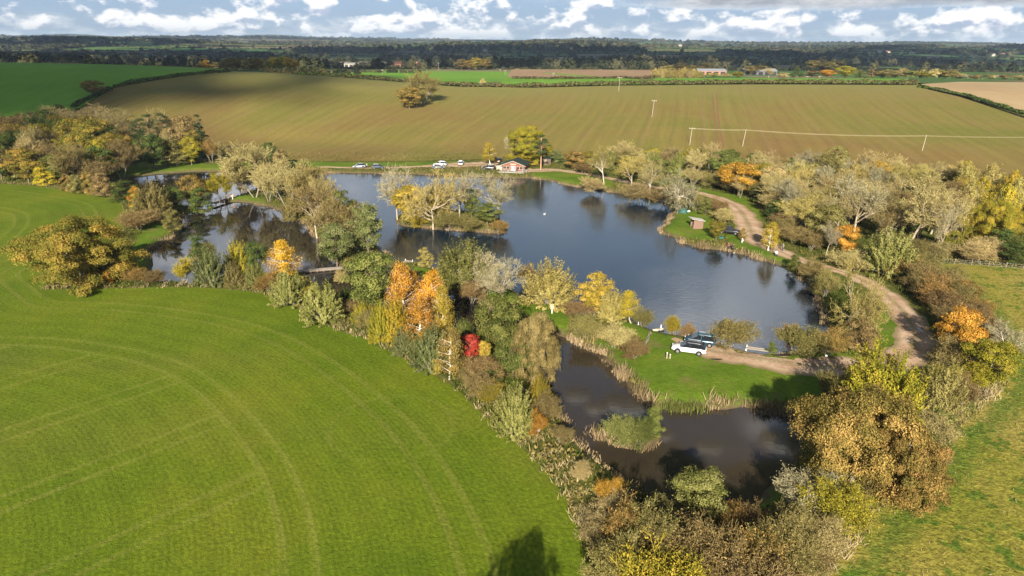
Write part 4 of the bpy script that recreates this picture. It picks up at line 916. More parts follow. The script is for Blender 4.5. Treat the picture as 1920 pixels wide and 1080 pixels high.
# ------------------------------------------------------------------ rows and woods filled by area
def spaced(poly, dmin, tries=6000, jitter=0):
    lo, hi = poly.min(0), poly.max(0); out = np.zeros((0, 2))
    c = rg.uniform(lo, hi, (tries, 2)); c = c[inside(c, poly)]
    for p in c:
        if len(out) == 0 or ((out - p) ** 2).sum(1).min() > dmin * dmin: out = np.vstack([out, p])
    return out
def wood(px, dmin, kinds, hr, wr, label, group, maxn=99):
    poly = GW(px); pts = spaced(poly, dmin)[:maxn]; made = []
    for p in pts:
        kd, lmn, nm, lb = kinds[rg.integers(len(kinds))]; h = rg.uniform(*hr) * (.62 if kd in ('scrub', 'bush') else 1)
        z = float(H(p[0], p[1])) if p[1] > 262 else gz(p[0], p[1])
        if p[1] < 262 and water_sd(p[None])[0] > -1.5: continue
        wv = rg.uniform(*wr)
        if p[1] < 262 and dist_poly(p[None], TRC, False)[0] < wv * .5 + 2.6: continue
        o = plant(kd, (p[0], p[1], z), h, wv, lmn, '', nm, 'bush' if nm.endswith('bush') else 'tree', lb.split()[0] + ' ' + group); made.append([o, lb, p, h])
    if not made: return
    t = np.array([m[2][0] / m[2][1] for m in made]); ys = np.array([m[2][1] for m in made]); cells = {}
    tr, yr = t.argsort().argsort() / len(t), ys.argsort().argsort() / len(t)
    for m, a_, b_ in zip(made, tr, yr):
        cell = ('front', 'middle row', 'back')[min(2, int(b_ * 3))] + ', ' + ('far left', 'left', 'centre', 'right', 'far right')[min(4, int(a_ * 5))]; cells.setdefault((m[1], cell), []).append(m)
    for (lb, cell), ms in cells.items():
        ms.sort(key=lambda m: -m[3])
        for i, m in enumerate(ms): m[0]['label'] = ((('taller ', 'shorter ') if len(ms) == 2 else ('tallest ', 'middle-sized ', 'shortest '))[i] if 1 < len(ms) < 4 else '') + lb + ' ' + label + ', ' + cell
mixR = [('bare_tree','tan','bare_tree','tan bare tree'),('feather_tree','grey','bare_tree','grey bare tree'),('round_tree','tan','broadleaf_tree','beige leafy tree'),('bare_tree','paleyellow','bare_tree','straw-coloured bare tree'),('feather_tree','gold','broadleaf_tree','golden-beige leafy tree'),('feather_tree','tan','bare_tree','tan bare tree'),('feather_tree','brown','bare_tree','brown bare tree'),('feather_tree','paleyellow','bare_tree','straw-coloured bare tree'),('round_tree','brownolive','broadleaf_tree','olive-brown leafy tree'),('bare_tree','paleyellow','bare_tree','straw-coloured bare tree'),('bare_tree','brown','bare_tree','brown bare tree')]
wood([(1420,350),(1480,335),(1560,335),(1700,345),(1790,360),(1800,420),(1740,470),(1640,462),(1560,470),(1470,440),(1440,400)], 7.2, mixR, (7.2, 10.5), (7, 9.5), 'in the right-hand wood', 'trees inside the right wood')
wood([(1790,365),(1930,398),(2050,430),(2050,455),(1920,440),(1800,415)], 7.0, [('poplar','paleyellow','poplar_tree','straw-yellow poplar'),('poplar','paleyellow','poplar_tree','straw-yellow poplar'),('poplar','yellow','poplar_tree','golden poplar')], (8, 11), (6, 7.5), 'of the right wood', 'poplars at the end of the right wood')
wood([(1900,470),(1740,472),(1700,480),(1710,488),(1930,496),(2000,500),(2000,470)], 5.0, [('scrub','brownolive','bush','olive-brown bush'),('round_tree','green','broadleaf_tree','green leafy tree'),('bush','dark','bush','dark bush'),('scrub','tan','bush','tan bush'),('round_tree','oak_olive','broadleaf_tree','olive leafy tree')], (5, 8), (5, 7), 'behind the pasture fence', 'growth behind the pasture fence')
wood([(1120,315),(1180,312),(1280,318),(1400,328),(1440,345),(1430,362),(1400,352),(1300,336),(1200,335),(1130,328)], 6.2, [('round_tree','green','broadleaf_tree','green leafy tree'),('willow','willow','willow_tree','pale green willow'),('round_tree','yellowgreen','broadleaf_tree','yellow-green leafy tree'),('round_tree','brownolive','broadleaf_tree','olive-brown leafy tree'),('round_tree','green','broadleaf_tree','green leafy tree'),('feather_tree','tan','bare_tree','tan bare tree')], (6, 9.5), (6, 8.5), 'below the brown field', 'trees in the belt by the brown field')
wood([(1290,355),(1340,352),(1420,385),(1450,420),(1470,445),(1520,478),(1560,490),(1545,470),(1480,410),(1440,375),(1420,352),(1350,342),(1290,345)], 5.5, [('scrub','brown','bush','brown bush'),('scrub','brownolive','bush','olive-brown bush'),('bush','dark','bush','dark green bush'),('feather_tree','tan','bare_tree','slim tan tree')], (5.5, 8), (5, 7), 'on the outer track edge', 'growth along the wood edge')
wood([(1680,508),(1730,515),(1780,545),(1825,600),(1835,650),(1805,710),(1785,705),(1782,650),(1766,600),(1738,562),(1700,535)], 2.8, [('scrub','redbrown','hedge_bush','red-brown hedge bush'),('scrub','brownolive','hedge_bush','olive-brown hedge bush'),('scrub','brown','hedge_bush','brown hedge bush'),('scrub','rust','hedge_bush','russet hedge bush')], (5.5, 7.5), (4.5, 6), 'in the curved hedge', 'bushes in the curved hedge')
wood([(-120,240),(0,262),(120,262),(240,285),(250,330),(250,310),(400,296),(400,304),(250,322),(180,345),(100,350),(20,345),(-120,330)], 8.2, [('bare_tree','brown','bare_tree','brown bare tree'),('round_tree','oak_olive','broadleaf_tree','olive leafy tree'),('feather_tree','tan','bare_tree','tan bare tree'),('round_tree','dark','broadleaf_tree','dark leafy tree')], (10, 13.5), (8, 11), 'of the left wood', 'trees filling the left wood')
# undergrowth bushes in the belts, small
belt = [('scrub','brownolive','undergrowth_bush','low olive-brown bush'),('scrub','brown','undergrowth_bush','low brown bush'),('bush','green','undergrowth_bush','low green bush'),('scrub','yellowgreen','undergrowth_bush','low yellow-green bush'),('scrub','tan','undergrowth_bush','low tan bush')]
wood([(1150,985),(1240,985),(1400,1010),(1500,990),(1560,985),(1570,1000),(1500,1090),(1380,1120),(1180,1120),(1120,1010)], 2.7, belt, (2.6, 4.2), (3.2, 4.4), 'in the bottom thicket', 'undergrowth at the bottom')
wood([(1600,860),(1700,760),(1790,715),(1850,700),(1860,730),(1800,770),(1740,835),(1690,890),(1620,930)], 3.6, belt, (3.6, 5.5), (3.6, 5), 'below the pasture corner', 'undergrowth by the pasture corner')
wood([(500,545),(560,560),(640,590),(700,622),(760,650),(840,700),(900,735),(950,780),(975,800),(960,770),(930,720),(880,680),(800,640),(700,590),(600,560),(520,530)], 3.4, belt, (3, 4.6), (3.4, 4.6), 'beside the crop field', 'undergrowth along the crop field')
# ------------------------------------------------------------------ reeds, rough grass, undergrowth (stuff)
def blades(P, h, w, lean=.25, per=1):
    n = len(P); a = rg.uniform(0, 6.28, n); t = np.stack([np.cos(a), np.sin(a), 0 * a], 1) * (w / 2)[:, None]
    top = P + np.stack([rg.normal(size=n) * lean * h, rg.normal(size=n) * lean * h, h], 1)
    V = np.stack([P - t, P + t, top + t * .35, top - t * .35], 1).reshape(-1, 3); return V
def stuff(name, V, rnd, m, label, cat):
    me = mesh_np(name, V, np.arange(len(V)).reshape(-1, 4), LM[m], False, rnd=rnd); return tag(obj(name, me), label, cat, kind='stuff')
def vnoise(x, y, f, s=0.):
    return .5 + .25 * (np.sin(x * f + 1.7 * np.sin(y * f * .8 + s) + s) + np.sin(y * f * 1.23 + 1.5 * np.sin(x * f * .7 + 2 * s) + 1.3))
REEDS = [([(600,320),(680,322),(760,324),(840,326),(925,328)],1.3,1.2),([(1245,436),(1283,451),(1335,462),(1363,464)],1.7,1.7),([(1380,468),(1402,474)],1.6,1.7),([(1415,478),(1445,486)],1.6,1.6),([(1250,417),(1262,396)],1.4,1.2),
 ([(1000,331),(1060,342),(1130,352)],1.5,1.2),([(1062,624),(1100,644),(1135,654)],1.3,1.2),([(1135,668),(1150,684)],1.1,1.1),([(1162,692),(1192,722),(1218,748)],2.0,1.5),([(1320,752),(1363,754),(1397,751)],1.7,1.3),([(1400,756),(1470,765),(1495,775)],1.9,1.4),
 ([(1036,762),(1066,790)],1.2,1.4),([(1078,815),(1100,832),(1147,872),(1197,908),(1243,934)],1.0,1.3),([(1100,798),(1130,812)],1.3,1.0),([(284,462),(300,452),(325,438)],1.2,1.2),([(650,500),(700,496),(708,488)],1.2,1.0),([(708,458),(735,472)],1.1,1.0),([(1272,620),(1298,627)],1.2,1.1),([(900,562),(945,578)],1.5,1.3),([(1025,616),(1058,622)],.8,.5),
 ([(1143,816),(1207,832),(1240,812)],1.1,.7),([(750,416),(810,423),(943,432)],.9,.9),([(480,378),(560,408),(590,438)],.9,.8),([(1240,431),(1238,424),(1250,416)],1.2,1.0),([(1135,354),(1230,372)],.9,1.0),([(1515,652),(1460,658)],1.0,.8),([(240,333),(333,321),(410,319)],.9,.8),([(655,458),(625,375)],.8,.8),([(1480,502),(1530,548),(1545,600)],1.0,.9),([(1105,586),(1180,594)],1.0,.9)]
V, Rn = [], []
for px, h, wd in REEDS:
    C = catmull(GW(px), False, .5); n = int(len(C) * .5 * wd * 44) + 30; i = rg.integers(0, len(C), n); P = C[i] + rg.normal(size=(n, 2)) * wd * .42
    cl = vnoise(P[:, 0], P[:, 1], .8) + .12 * rg.normal(size=len(P)); P = P[cl > .42]; s = water_sd(P); P = P[s < .9]; n = len(P)
    z = np.maximum(ground_z(P), -.1); hh = h * .68 * rg.uniform(.4, 1.05, n) * (.5 + .7 * vnoise(P[:, 0], P[:, 1], .9, 1.))
    V.append(blades(np.column_stack([P, z]), hh, rg.uniform(.05, .12, n), .28)); Rn.append(np.repeat(np.clip(vnoise(P[:, 0], P[:, 1], .5, 2.) * .5 + rg.random(n) * .5, 0, 1), 4))
stuff('reeds', np.vstack(V), np.concatenate(Rn), 'reed', 'tan and pinkish dry reeds fringing the banks of the lakes', 'reeds')
P = GW([(1281, 757)])[0] + rg.normal(size=(420, 2)) * [1.5, .5]
stuff('green_rushes', blades(np.column_stack([P, np.full(len(P), .0)]), rg.uniform(.5, 1.1, len(P)), np.full(len(P), .09), .15), np.repeat(rg.uniform(.4, 1, len(P)), 4), 'green', 'bright green rushes on the far side of the lower pond', 'rushes')
# rough grass strip along the crop field and along the fence
V, Rn = [], []
for C, w0, w1, dens, hh0 in ((EDGE, -.2, 3.6, 11, .55), (EDGE2[len(EDGE2)//6:], .0, 2.2, 7, .55), (FENCE, -1.0, 2.4, 20, .8), (PASTL, -.4, 1.2, 6, .6)):
    T_ = unit(np.gradient(C, axis=0)); N_ = np.stack([T_[:, 1], -T_[:, 0]], 1)
    if C is EDGE: N_ = np.stack([T_[:, 1], -T_[:, 0]], 1)
    if C is EDGE2 or len(C) != len(EDGE): pass
    L_ = np.linalg.norm(np.diff(C, axis=0), axis=1).sum(); n = int(L_ * (w1 - w0) * dens); i = rg.integers(0, len(C), n)
    side = 1
    q = (w0 + (w1 - w0) * rg.random(n) ** 1.2); test = C[len(C)//2] + N_[len(C)//2] * 1.0
    if inside(test[None], cropP)[0] or inside(test[None], pastP)[0]: side = -1
    P = C[i] + N_[i] * (q * side)[:, None] + rg.normal(size=(n, 2)) * .3; ok = (P[:, 1] > 34) & (water_sd(P) < -.5); P = P[ok]; n = len(P)
    hh = hh0 * rg.uniform(.4, 1.2, n) * (.5 + vnoise(P[:, 0], P[:, 1], .8, 3.))
    V.append(blades(np.column_stack([P, ground_z(P)]), hh, rg.uniform(.05, .13, n), .45)); Rn.append(np.repeat(np.clip(vnoise(P[:, 0], P[:, 1], .35, 5.) * .6 + rg.random(n) * .45, 0, 1), 4))
stuff('rough_grass', np.vstack(V), np.concatenate(Rn), 'straw', 'long straw-coloured grass along field edges and fence', 'grass')
# undergrowth over all unmown ground
n = 330000; Y = 36 + (262 - 36) * rg.random(n) ** .85; X = (rg.random(n) * 2 - 1) * (Y * .86 + 8); P = np.stack([X, Y], 1)
keep = np.ones(n, bool)
keep &= (Y < YB(X / Y)) & ~inside(P, cropP) & ~inside(P, pastP); P = P[keep]
keep = rg.random(len(P)) < np.clip(140 / P[:, 1], .35, 1); P = P[keep]
m = np.full(len(P), -3.); s = water_sd(P)
for p in MOWNP: m = np.maximum(m, sdist(P, p, 3.))
dt = dist_poly(P, TRC[::2], False); tw = 3.4
P = P[(m < .2) & (s < -.3) & (dt > tw)]; n = len(P)
print('undergrowth', n)
lf = rg.random(n) < .5; z = ground_z(P); hv = vnoise(P[:, 0], P[:, 1], .45, 1.5)
A_ = P[lf]; za = z[lf]; V1 = blades(np.column_stack([A_, za]), rg.uniform(.25, .8, len(A_)) * (.4 + hv[lf]), rg.uniform(.08, .2, len(A_)), .4)
B_ = P[~lf]; zb = z[~lf] + rg.random(len(B_)) * (.15 + .9 * hv[~lf] ** 2); V2 = leafquads(np.column_stack([B_, zb]), rg.normal(size=(len(B_), 3)) + [0, -.2, .8], np.full(len(B_), .42), .7)
rn = np.concatenate([vnoise(A_[:, 0], A_[:, 1], .16, .4) * .75 + rg.random(len(A_)) * .35, vnoise(B_[:, 0], B_[:, 1], .16, .4) * .75 + rg.random(len(B_)) * .35 - .05])
stuff('undergrowth', np.vstack([V1, V2]), np.repeat(np.clip(rn, 0, 1), 4), 'undergrowth', 'rough undergrowth of brambles, nettles and dead grass under the trees', 'undergrowth')
# tussocks in the pasture
n = 90000; Y = 34 + 150 * rg.random(n); X = 20 + rg.random(n) * 150; P = np.stack([X, Y], 1); P = P[inside(P, pastP) & (np.abs(P[:, 0]) < P[:, 1] * .86 + 6)]; P = P[vnoise(P[:, 0], P[:, 1], .9, 7.) > rg.uniform(.35, .9, len(P))]; n = len(P)
stuff('pasture_grass', blades(np.column_stack([P, np.full(n, .8)]), rg.uniform(.08, .22, n), rg.uniform(.05, .12, n), .4), np.repeat(np.clip(rg.random(n) * .8, 0, 1), 4), 'straw', 'short tussocky grass of the right-hand pasture', 'grass')
# ------------------------------------------------------------------ hedges
def hedge(C, h, w, m, label, dens=26, leaf=.42, name='hedge'):
    C = catmull(np.asarray(C, float), False, 1.5); n = int(len(C) * 1.5 * dens); i = rg.integers(0, len(C) - 1, n); f = rg.random((n, 1)); P = C[i] * (1 - f) + C[i + 1] * f
    T_ = unit(np.gradient(C, axis=0))[i]; N_ = np.stack([-T_[:, 1], T_[:, 0]], 1); u = rg.uniform(-1, 1, n); hv = h * (.75 + .5 * vnoise(P[:, 0], P[:, 1], .25)); zt = rg.random(n) ** .6
    P = P + N_ * (u * w / 2)[:, None]; z = H(P[:, 0], P[:, 1]) + zt * hv * np.sqrt(1 - .6 * u * u)
    V = leafquads(np.column_stack([P, z]), np.column_stack([N_ * u[:, None], zt]) + rg.normal(size=(n, 3)) * .5, np.full(n, leaf * 2), .8)
    return tag(obj(name, mesh_np(name, V, np.arange(len(V)).reshape(-1, 4), LM[m], False, rnd=np.repeat(rg.random(n), 4))), label, 'hedge')
hedge(GW([(213,165),(270,152),(333,144),(400,137),(430,135)]), 1.9, 2.6, 'dark', 'dark trimmed hedge between upper green field and brown field')
hedge(GW([(138,203),(160,190),(185,178),(208,169)]), 2.0, 2.6, 'dark', 'short dark hedge below the lone round tree')
def atY(us, Y): return [(h_at(u, 150, y)[0] * y, y) for u, y in zip(us, Y if hasattr(Y, '__len__') else [Y] * len(us))]
hedge(atY([500, 640, 800, 900, 1000, 1140, 1300, 1500, 1722], [468, 466, 464, 464, 466, 470, 472, 472, 468]), 2.6, 4.5, 'hedgebrown', 'long brown hedge along the top of the brown field', 22, .5)
hedge(GW([(1722,164),(1800,179),(1860,196),(1925,217),(2000,240)]), 1.8, 2.6, 'dark', 'dark clipped hedge between brown field and stubble field')
hedge(atY([-150, 0, 200, 400, 500], 655), 2.4, 4, 'hedgebrown', 'brown hedge along the top of the upper left field', 14, .6)
hedge(atY([960, 1040, 1120, 1230], [600, 590, 585, 590]), 2.2, 4, 'hedgebrown', 'low brown hedge in front of the ploughed strip', 14, .6)
# ------------------------------------------------------------------ trees beyond the brown field
def rowpx(us, by, tops, wpx, ms, kind, Y, label, group, name='far_tree'):
    us = list(us); nU = len(us); ORD = ['first', 'second', 'third', 'fourth', 'fifth', 'sixth', 'seventh', 'eighth', 'ninth', 'tenth', 'eleventh', 'twelfth', 'thirteenth', 'fourteenth', 'fifteenth']
    for j, u in enumerate(us):
        y = Y + rg.uniform(-14, 14); t, _ = h_at(u, 150, y); P = np.array([t * y, y, float(H(t * y, y))]); m_ = ms[j % len(ms)]
        h = max(4, top_h(P, tops[j % len(tops)])); plant(kind if isinstance(kind, str) else kind[j % len(kind)], P, h, wpx[j % len(wpx)] * y / 1280, m_, (label if nU == 1 else (lambda q: q if len(q.split()) <= 16 else ' '.join(w_ for w_ in q.split() if w_ not in ('the', 'of')))(ORD[j] + ' from left, ' + label)), name, 'tree', group)
rowpx(range(424, 498, 8), 136, [112, 108, 107, 109, 106, 110], [17, 20], ['brown', 'brownolive'], 'far_tree', 500, 'brown tree in the dense brown block at the top of the hill', 'trees of the brown block')
rowpx([505, 516, 530, 543, 556], 132, [113, 107, 105, 107, 112], [16, 20], ['willow', 'oak_olive', 'green', 'oak_olive', 'rust'], 'round_tree', 545, 'green to rust tree right of the dense brown block on the hill', 'trees right of the brown block')
rowpx([380, 392, 408], 128, [116, 112, 116], [16], ['rust', 'orange', 'brown'], 'far_tree', 600, 'small rust tree left of the dense brown block on the hill', 'trees left of the brown block')
rowpx([590, 607, 575], 140, [127, 128, 130], [9, 8], ['dark', 'brownolive'], 'far_tree', 480, 'small dark bush-like tree in the hedge of the brown field', 'small trees in the hill hedge')
rowpx([866, 880, 893, 910], 133, [111, 112, 108, 110], [22, 20], ['brown', 'rust', 'oak_olive', 'rust'], 'round_tree', 860, 'russet tree in the clump behind the bright green strip', 'russet clump behind the green strip')
rowpx(range(1228, 1318, 9), 155, [128, 126, 130, 129, 133], [18, 22], ['paleyellow', 'tan', 'paleyellow'], ['poplar', 'willow'], 610, 'straw-yellow tree in the pale clump beyond the brown field', 'pale clump beyond the brown field')
rowpx([905, 790], 160, [146, 148], [11], ['tan', 'brownolive'], 'far_tree', 472, 'small bare tree in the long hedge below the green strip', 'small trees in the long hedge')
for u, tp, w, m_, k_, lb in [(1335,139,26,'paleyellow','far_tree','straw tree before the grey sheds'),(1358,137,24,'tan','far_tree','tan tree between the grey sheds'),(1383,134,22,'yellowgreen','round_tree','olive-green tree beside the grey sheds'),(1440,128,22,'tan','bare_tree','bare tan tree right of the grey sheds'),(1468,136,26,'tan','far_tree','reddish tan tree left of the tall conifer'),(1494,124,24,'dark','conifer','tall dark conifer beyond the brown field'),(1522,132,34,'redbrown','far_tree','pinkish tree right of the tall conifer'),(1550,131,30,'orangegold','round_tree','bright orange tree beyond the brown field'),(1585,124,40,'yellowgreen','round_tree','big green and yellow tree right of the bright orange one'),(1612,130,24,'green','conifer','green conifer right of the big green and yellow tree'),(1634,130,26,'redbrown','far_tree','dark red tree in the row beyond the brown field')]:
    rowpx([u], 156, [tp], [w], [m_], k_, 640, lb, None)
rowpx(range(1652, 1800, 12), 158, [133, 130, 135, 128, 131], [22, 26, 20], ['oak_olive', 'brownolive', 'yellowgreen', 'tan', 'willow'], ['far_tree', 'round_tree'], 650, 'olive to tan tree in the row right of the dark red tree', 'row right of the dark red tree')
rowpx(range(1800, 2000, 14), 160, [146, 142, 140, 144], [22, 26], ['tan', 'grey', 'redbrown', 'brownolive'], ['far_tree', 'bare_tree'], 640, 'grey to reddish tree at the right end of the far row', 'right end of the far row')
rowpx(range(1405, 1440, 12), 152, [124, 122], [26], ['brownolive', 'hedgebrown'], 'round_tree', 760, 'brown olive tree standing behind the far row', 'trees behind the far row')
rowpx(range(1250, 1330, 24), 150, [122, 118], [28], ['brownolive', 'hedgebrown'], 'round_tree', 780, 'olive-brown tree behind the pale clump', 'trees behind the pale clump')
rowpx(range(1520, 1580, 16), 150, [113, 112, 116], [26], ['brownolive', 'hedgebrown'], 'round_tree', 900, 'tall olive tree far behind the bright orange tree', 'tall trees behind the bright orange one')
# ------------------------------------------------------------------ the plain: farmland patches, hedgerows and woods as far as the horizon
def plain():
    a = R(14); ca, sa = math.cos(a), math.sin(a); r = np.random.default_rng(5)
    rows = [470.]; 
    while rows[-1] < 14500: rows.append(rows[-1] + 110 + rows[-1] * .055)
    V, F, cell = [], [], []; hed = []; woods = []
    for j in range(len(rows) - 1):
        y0, y1 = rows[j], rows[j + 1]; dx = 130 + y0 * .07; nx = int(2.3 * (y1 + 300) / dx) + 2
        rr = np.random.default_rng(100 + j); r2 = np.random.default_rng(101 + j)
        def line(q, yy, off): return q
        xs = -1.15 * (y1 + 300) + np.arange(nx + 1) * dx + rr.uniform(-.3, .3, nx + 1) * dx
        def yj(x, y): return y + .16 * (y1 - y0) * np.sin(x / (180 + y * .12) + y * .013) + .10 * x * (0 if y < 500 else 1) * .0
        for i in range(nx):
            n = 4; u = np.linspace(0, 1, n + 1); X0, Y0 = np.meshgrid(np.linspace(xs[i], xs[i + 1], n + 1), u)
            ya, yb = yj(X0, y0), yj(X0, y1); Yg = ya + (yb - ya) * Y0; Xg = X0 + (Y0 - .5) * dx * .22 * math.sin(j * 2.1 + .4) ; Xg = X0 + 0 * Xg
            base = len(V) * 25; V.append(np.stack([Xg.ravel(), Yg.ravel(), H(Xg.ravel(), Yg.ravel())], 1))
            q = (np.arange(n)[:, None] * (n + 1) + np.arange(n)[None]).ravel() + base; F.append(np.stack([q, q + 1, q + n + 2, q + n + 1], 1)); c = rr.random(); cell.append(np.full(25, c))
            wd = rr.random(); cx = (xs[i] + xs[i + 1]) / 2
            near_field = y0 < 560 or (y0 < 850 and cx > -120)
            if wd < (.12 if y0 > 1500 else .08) and not near_field: woods.append((xs[i], xs[i + 1], y0, y1, j))
            hed.append((xs[i], y0, xs[i + 1], y0, near_field)); hed.append((xs[i], y0, xs[i], y1, near_field))
    tag(obj('farmland', mesh_np('farmland', np.vstack(V), np.vstack(F), M['farm'], True, cell=np.concatenate(cell))), kind='structure')
    P, S = [], []
    def yy(x, y, y1): return y + .16 * (y1 - y) * math.sin(x / (180 + y * .12) + y * .013)
    for x0, y0, x1, y1, nf in hed:
        if nf: continue
        L = math.hypot(x1 - x0, y1 - y0); ym = (y0 + y1) / 2
        if abs(x0) > ym * .95 + 100: continue
        st = 4 + ym * .0035; n = int(L / st); tree = r.random() < .8; gap = r.random() < .08
        if gap: continue
        for k in range(n):
            f = (k + r.random()) / n; big = r.random() < (.16 if tree else .04); x = x0 + (x1 - x0) * f; y = y0 + (y1 - y0) * f; y = yy(x, y, y + 110 + y * .055)
            s_ = r.uniform(9, 15) if big else r.uniform(3, 5); P.append((x, y)); S.append((s_ * .95 if big else max(st * 1.1, 5), s_ if big else s_ * .8))
    for x0, x1, y0, y1, j in woods:
        ym = (y0 + y1) / 2
        if abs((x0 + x1) / 2) > ym * .95 + 100: continue
        sp = 11 + ym * .004; n = int((x1 - x0) * (y1 - y0) / (sp * sp)); 
        for k in range(n): P.append((r.uniform(x0, x1), r.uniform(y0, y1))); S.append((sp * r.uniform(.9, 1.4), r.uniform(11, 17)))
    # broad wooded ridges
    for cy, th, dens, amp in ((1150, 40, 700, 1), (1800, 60, 500, 0), (2700, 90, 600, 0), (4200, 120, 700, 0), (6200, 200, 700, 0), (8600, 250, 800, 0)):
        for k in range(dens):
            x = r.uniform(-.95, .95) * cy; t_ = x / cy
            if amp and not (-.06 < t_ < .30): continue
            if not amp and math.sin(t_ * 9 + cy * .01) + .7 * math.sin(t_ * 23 + cy) < .1: continue
            P.append((x, cy + r.normal() * th)); S.append((cy * .006 + 9 * r.uniform(.8, 1.3), r.uniform(11, 18) * (1 + cy / 14000)))
    P = np.array(P); S = np.array(S); print('plain blobs', len(P))
    z = H(P[:, 0], P[:, 1])
    for nm, msk, q, lsz in (('far_woodland', P[:, 1] < 2200, 90, .28), ('distant_woodland', P[:, 1] >= 2200, 24, .55)):
        p, s, zz = P[msk], S[msk], z[msk]; n = len(p); d = sph(n * q); d[:, 2] = np.abs(d[:, 2]) * 1.0; s2 = np.repeat(s, q, 0); k = rg.uniform(.7, 1.05, (n * q, 1)) 
        C = np.column_stack([np.repeat(p, q, 0), np.repeat(zz, q)]) + d * k * np.column_stack([s2[:, 0] / 2, s2[:, 0] / 2, s2[:, 1] * .85]) + np.column_stack([0 * s2[:, 0], 0 * s2[:, 0], s2[:, 1] * .08])
        Vq = leafquads(C, d + rg.normal(size=d.shape) * .35, lsz * (s2[:, 0] * .6 + s2[:, 1] * .4), .85); rnd = np.clip(np.repeat(rg.random(n), q) * .8 + rg.random(n * q) * .3, 0, 1)
        stuff(nm, Vq, np.repeat(rnd, 4), 'farwood', 'woods and hedgerow trees of the plain, ' + ('nearer part' if lsz < .5 else 'out to the horizon'), 'woodland')
plain()
# ------------------------------------------------------------------ clouds overhead and behind (their shadows fall on the plain and the left hill)
def cloudmat():
    m = bpy.data.materials.new('cloud_white'); m.use_nodes = True; nt = m.node_tree; nt.nodes.clear(); A, L = NT(nt)
    o = A('ShaderNodeOutputMaterial'); d = A('ShaderNodeBsdfDiffuse'); d.inputs[0].default_value = (.85, .87, .9, 1); t = A('ShaderNodeBsdfTranslucent'); t.inputs[0].default_value = (.85, .87, .9, 1)
    x = A('ShaderNodeMixShader'); x.inputs[0].default_value = .35; L(d.outputs[0], x.inputs[1]); L(t.outputs[0], x.inputs[2]); L(x.outputs[0], o.inputs[0]); return m
CLM = cloudmat(); ALT = 720.
bm_ = bmesh.new(); bmesh.ops.create_icosphere(bm_, subdivisions=2, radius=1); ICV = np.array([v.co[:] for v in bm_.verts]); ICF = np.array([[v.index for v in f.verts] for f in bm_.faces]); bm_.free()
def cloud(gx, gy, rx, ry, n, label, seed, ALT=720.):
    r = np.random.default_rng(seed); k = ALT / math.tan(R(SUN_EL)); cx = gx - k * math.sin(R(SUN_AZ)); cy = gy - k * math.cos(R(SUN_AZ)); V, F = [], []
    for i in range(n):
        a = r.uniform(0, 6.28); q = math.sqrt(r.random()) * (1 + .25 * math.sin(a * 3 + seed)); c = np.array([cx + math.cos(a) * q * rx, cy + math.sin(a) * q * ry, ALT + r.uniform(0, 30)]); s = r.uniform(.08, .2) * min(rx, ry) * (1.25 - .75 * min(q, 1))
        v = ICV * (1 + .13 * np.sin(ICV[:, :1] * 5 + i) * np.sin(ICV[:, 1:2] * 6)) * [s * 1.2, s, s * .38]; v[:, 2] = np.maximum(v[:, 2], -s * .12); V.append(v + c); F.append(ICF + i * len(ICV))
    tag(obj('cloud', mesh_np('cloud', np.vstack(V), np.vstack(F), CLM, True), None), label, 'cloud', kind='structure')
cloud(-262, 440, 150, 190, 240, None, 1, 1500.)
cloud(-222, 250, 115, 34, 170, None, 11, 1500.)
cloud(-560, 1050, 420, 330, 170, None, 2, 1100.)
cloud(330, 1450, 620, 420, 190, None, 3, 1100.)
cloud(-900, 2100, 800, 600, 170, None, 4)
cloud(900, 2300, 800, 620, 170, None, 5)
cloud(-2600, 6700, 2300, 1000, 150, None, 7)
cloud(1500, 7200, 3000, 1100, 160, None, 8)
cloud(-1900, 3000, 700, 600, 120, None, 9)
cloud(2000, 3100, 700, 600, 120, None, 10)
cloud(-60, 2500, 600, 560, 150, None, 6)
# ------------------------------------------------------------------ haze
bm_ = bmesh.new(); bmesh.ops.create_cube(bm_, size=1); me = bpy.data.meshes.new('haze'); bm_.to_mesh(me); bm_.free()
hz = obj('haze', me); hz.scale = (34000, 20000, 150); hz.location = (0, 6500, 150 / 2 - 22)
m = bpy.data.materials.new('haze_air'); m.use_nodes = True; nt = m.node_tree; nt.nodes.clear(); A, L = NT(nt); o_ = A('ShaderNodeOutputMaterial'); pv = A('ShaderNodeVolumePrincipled'); pv.inputs['Color'].default_value = (.62, .80, 1, 1); pv.inputs['Density'].default_value = .00006; pv.inputs['Anisotropy'].default_value = .1
L(pv.outputs[0], o_.inputs['Volume']); me.materials.append(m); tag(hz, 'thin bluish haze over the whole plain', 'haze', kind='stuff')
# ------------------------------------------------------------------ made objects
def bm_obj(name, bm, m, parent=None, smooth=False):
    me = bpy.data.meshes.new(name); bmesh.ops.recalc_face_normals(bm, faces=bm.faces); bm.to_mesh(me); bm.free(); me.materials.append(m)
    if smooth: me.polygons.foreach_set('use_smooth', np.ones(len(me.polygons), bool))
    return obj(name, me, parent)
def box(bm, c, s, rz=0, rx=0, ry=0):
    r = bmesh.ops.create_cube(bm, size=1, matrix=Matrix.Translation(c) @ Euler((rx, ry, rz)).to_matrix().to_4x4() @ Matrix.Diagonal((*s, 1))); return r['verts']
def cyl(bm, a, b, r0, r1=None, n=10):
    a, b = Vector(a), Vector(b); d = b - a; q = d.to_track_quat('Z', 'Y').to_matrix().to_4x4()
    bmesh.ops.create_cone(bm, cap_ends=True, segments=n, radius1=r0, radius2=r0 if r1 is None else r1, depth=d.length, matrix=Matrix.Translation((a + b) / 2) @ q)
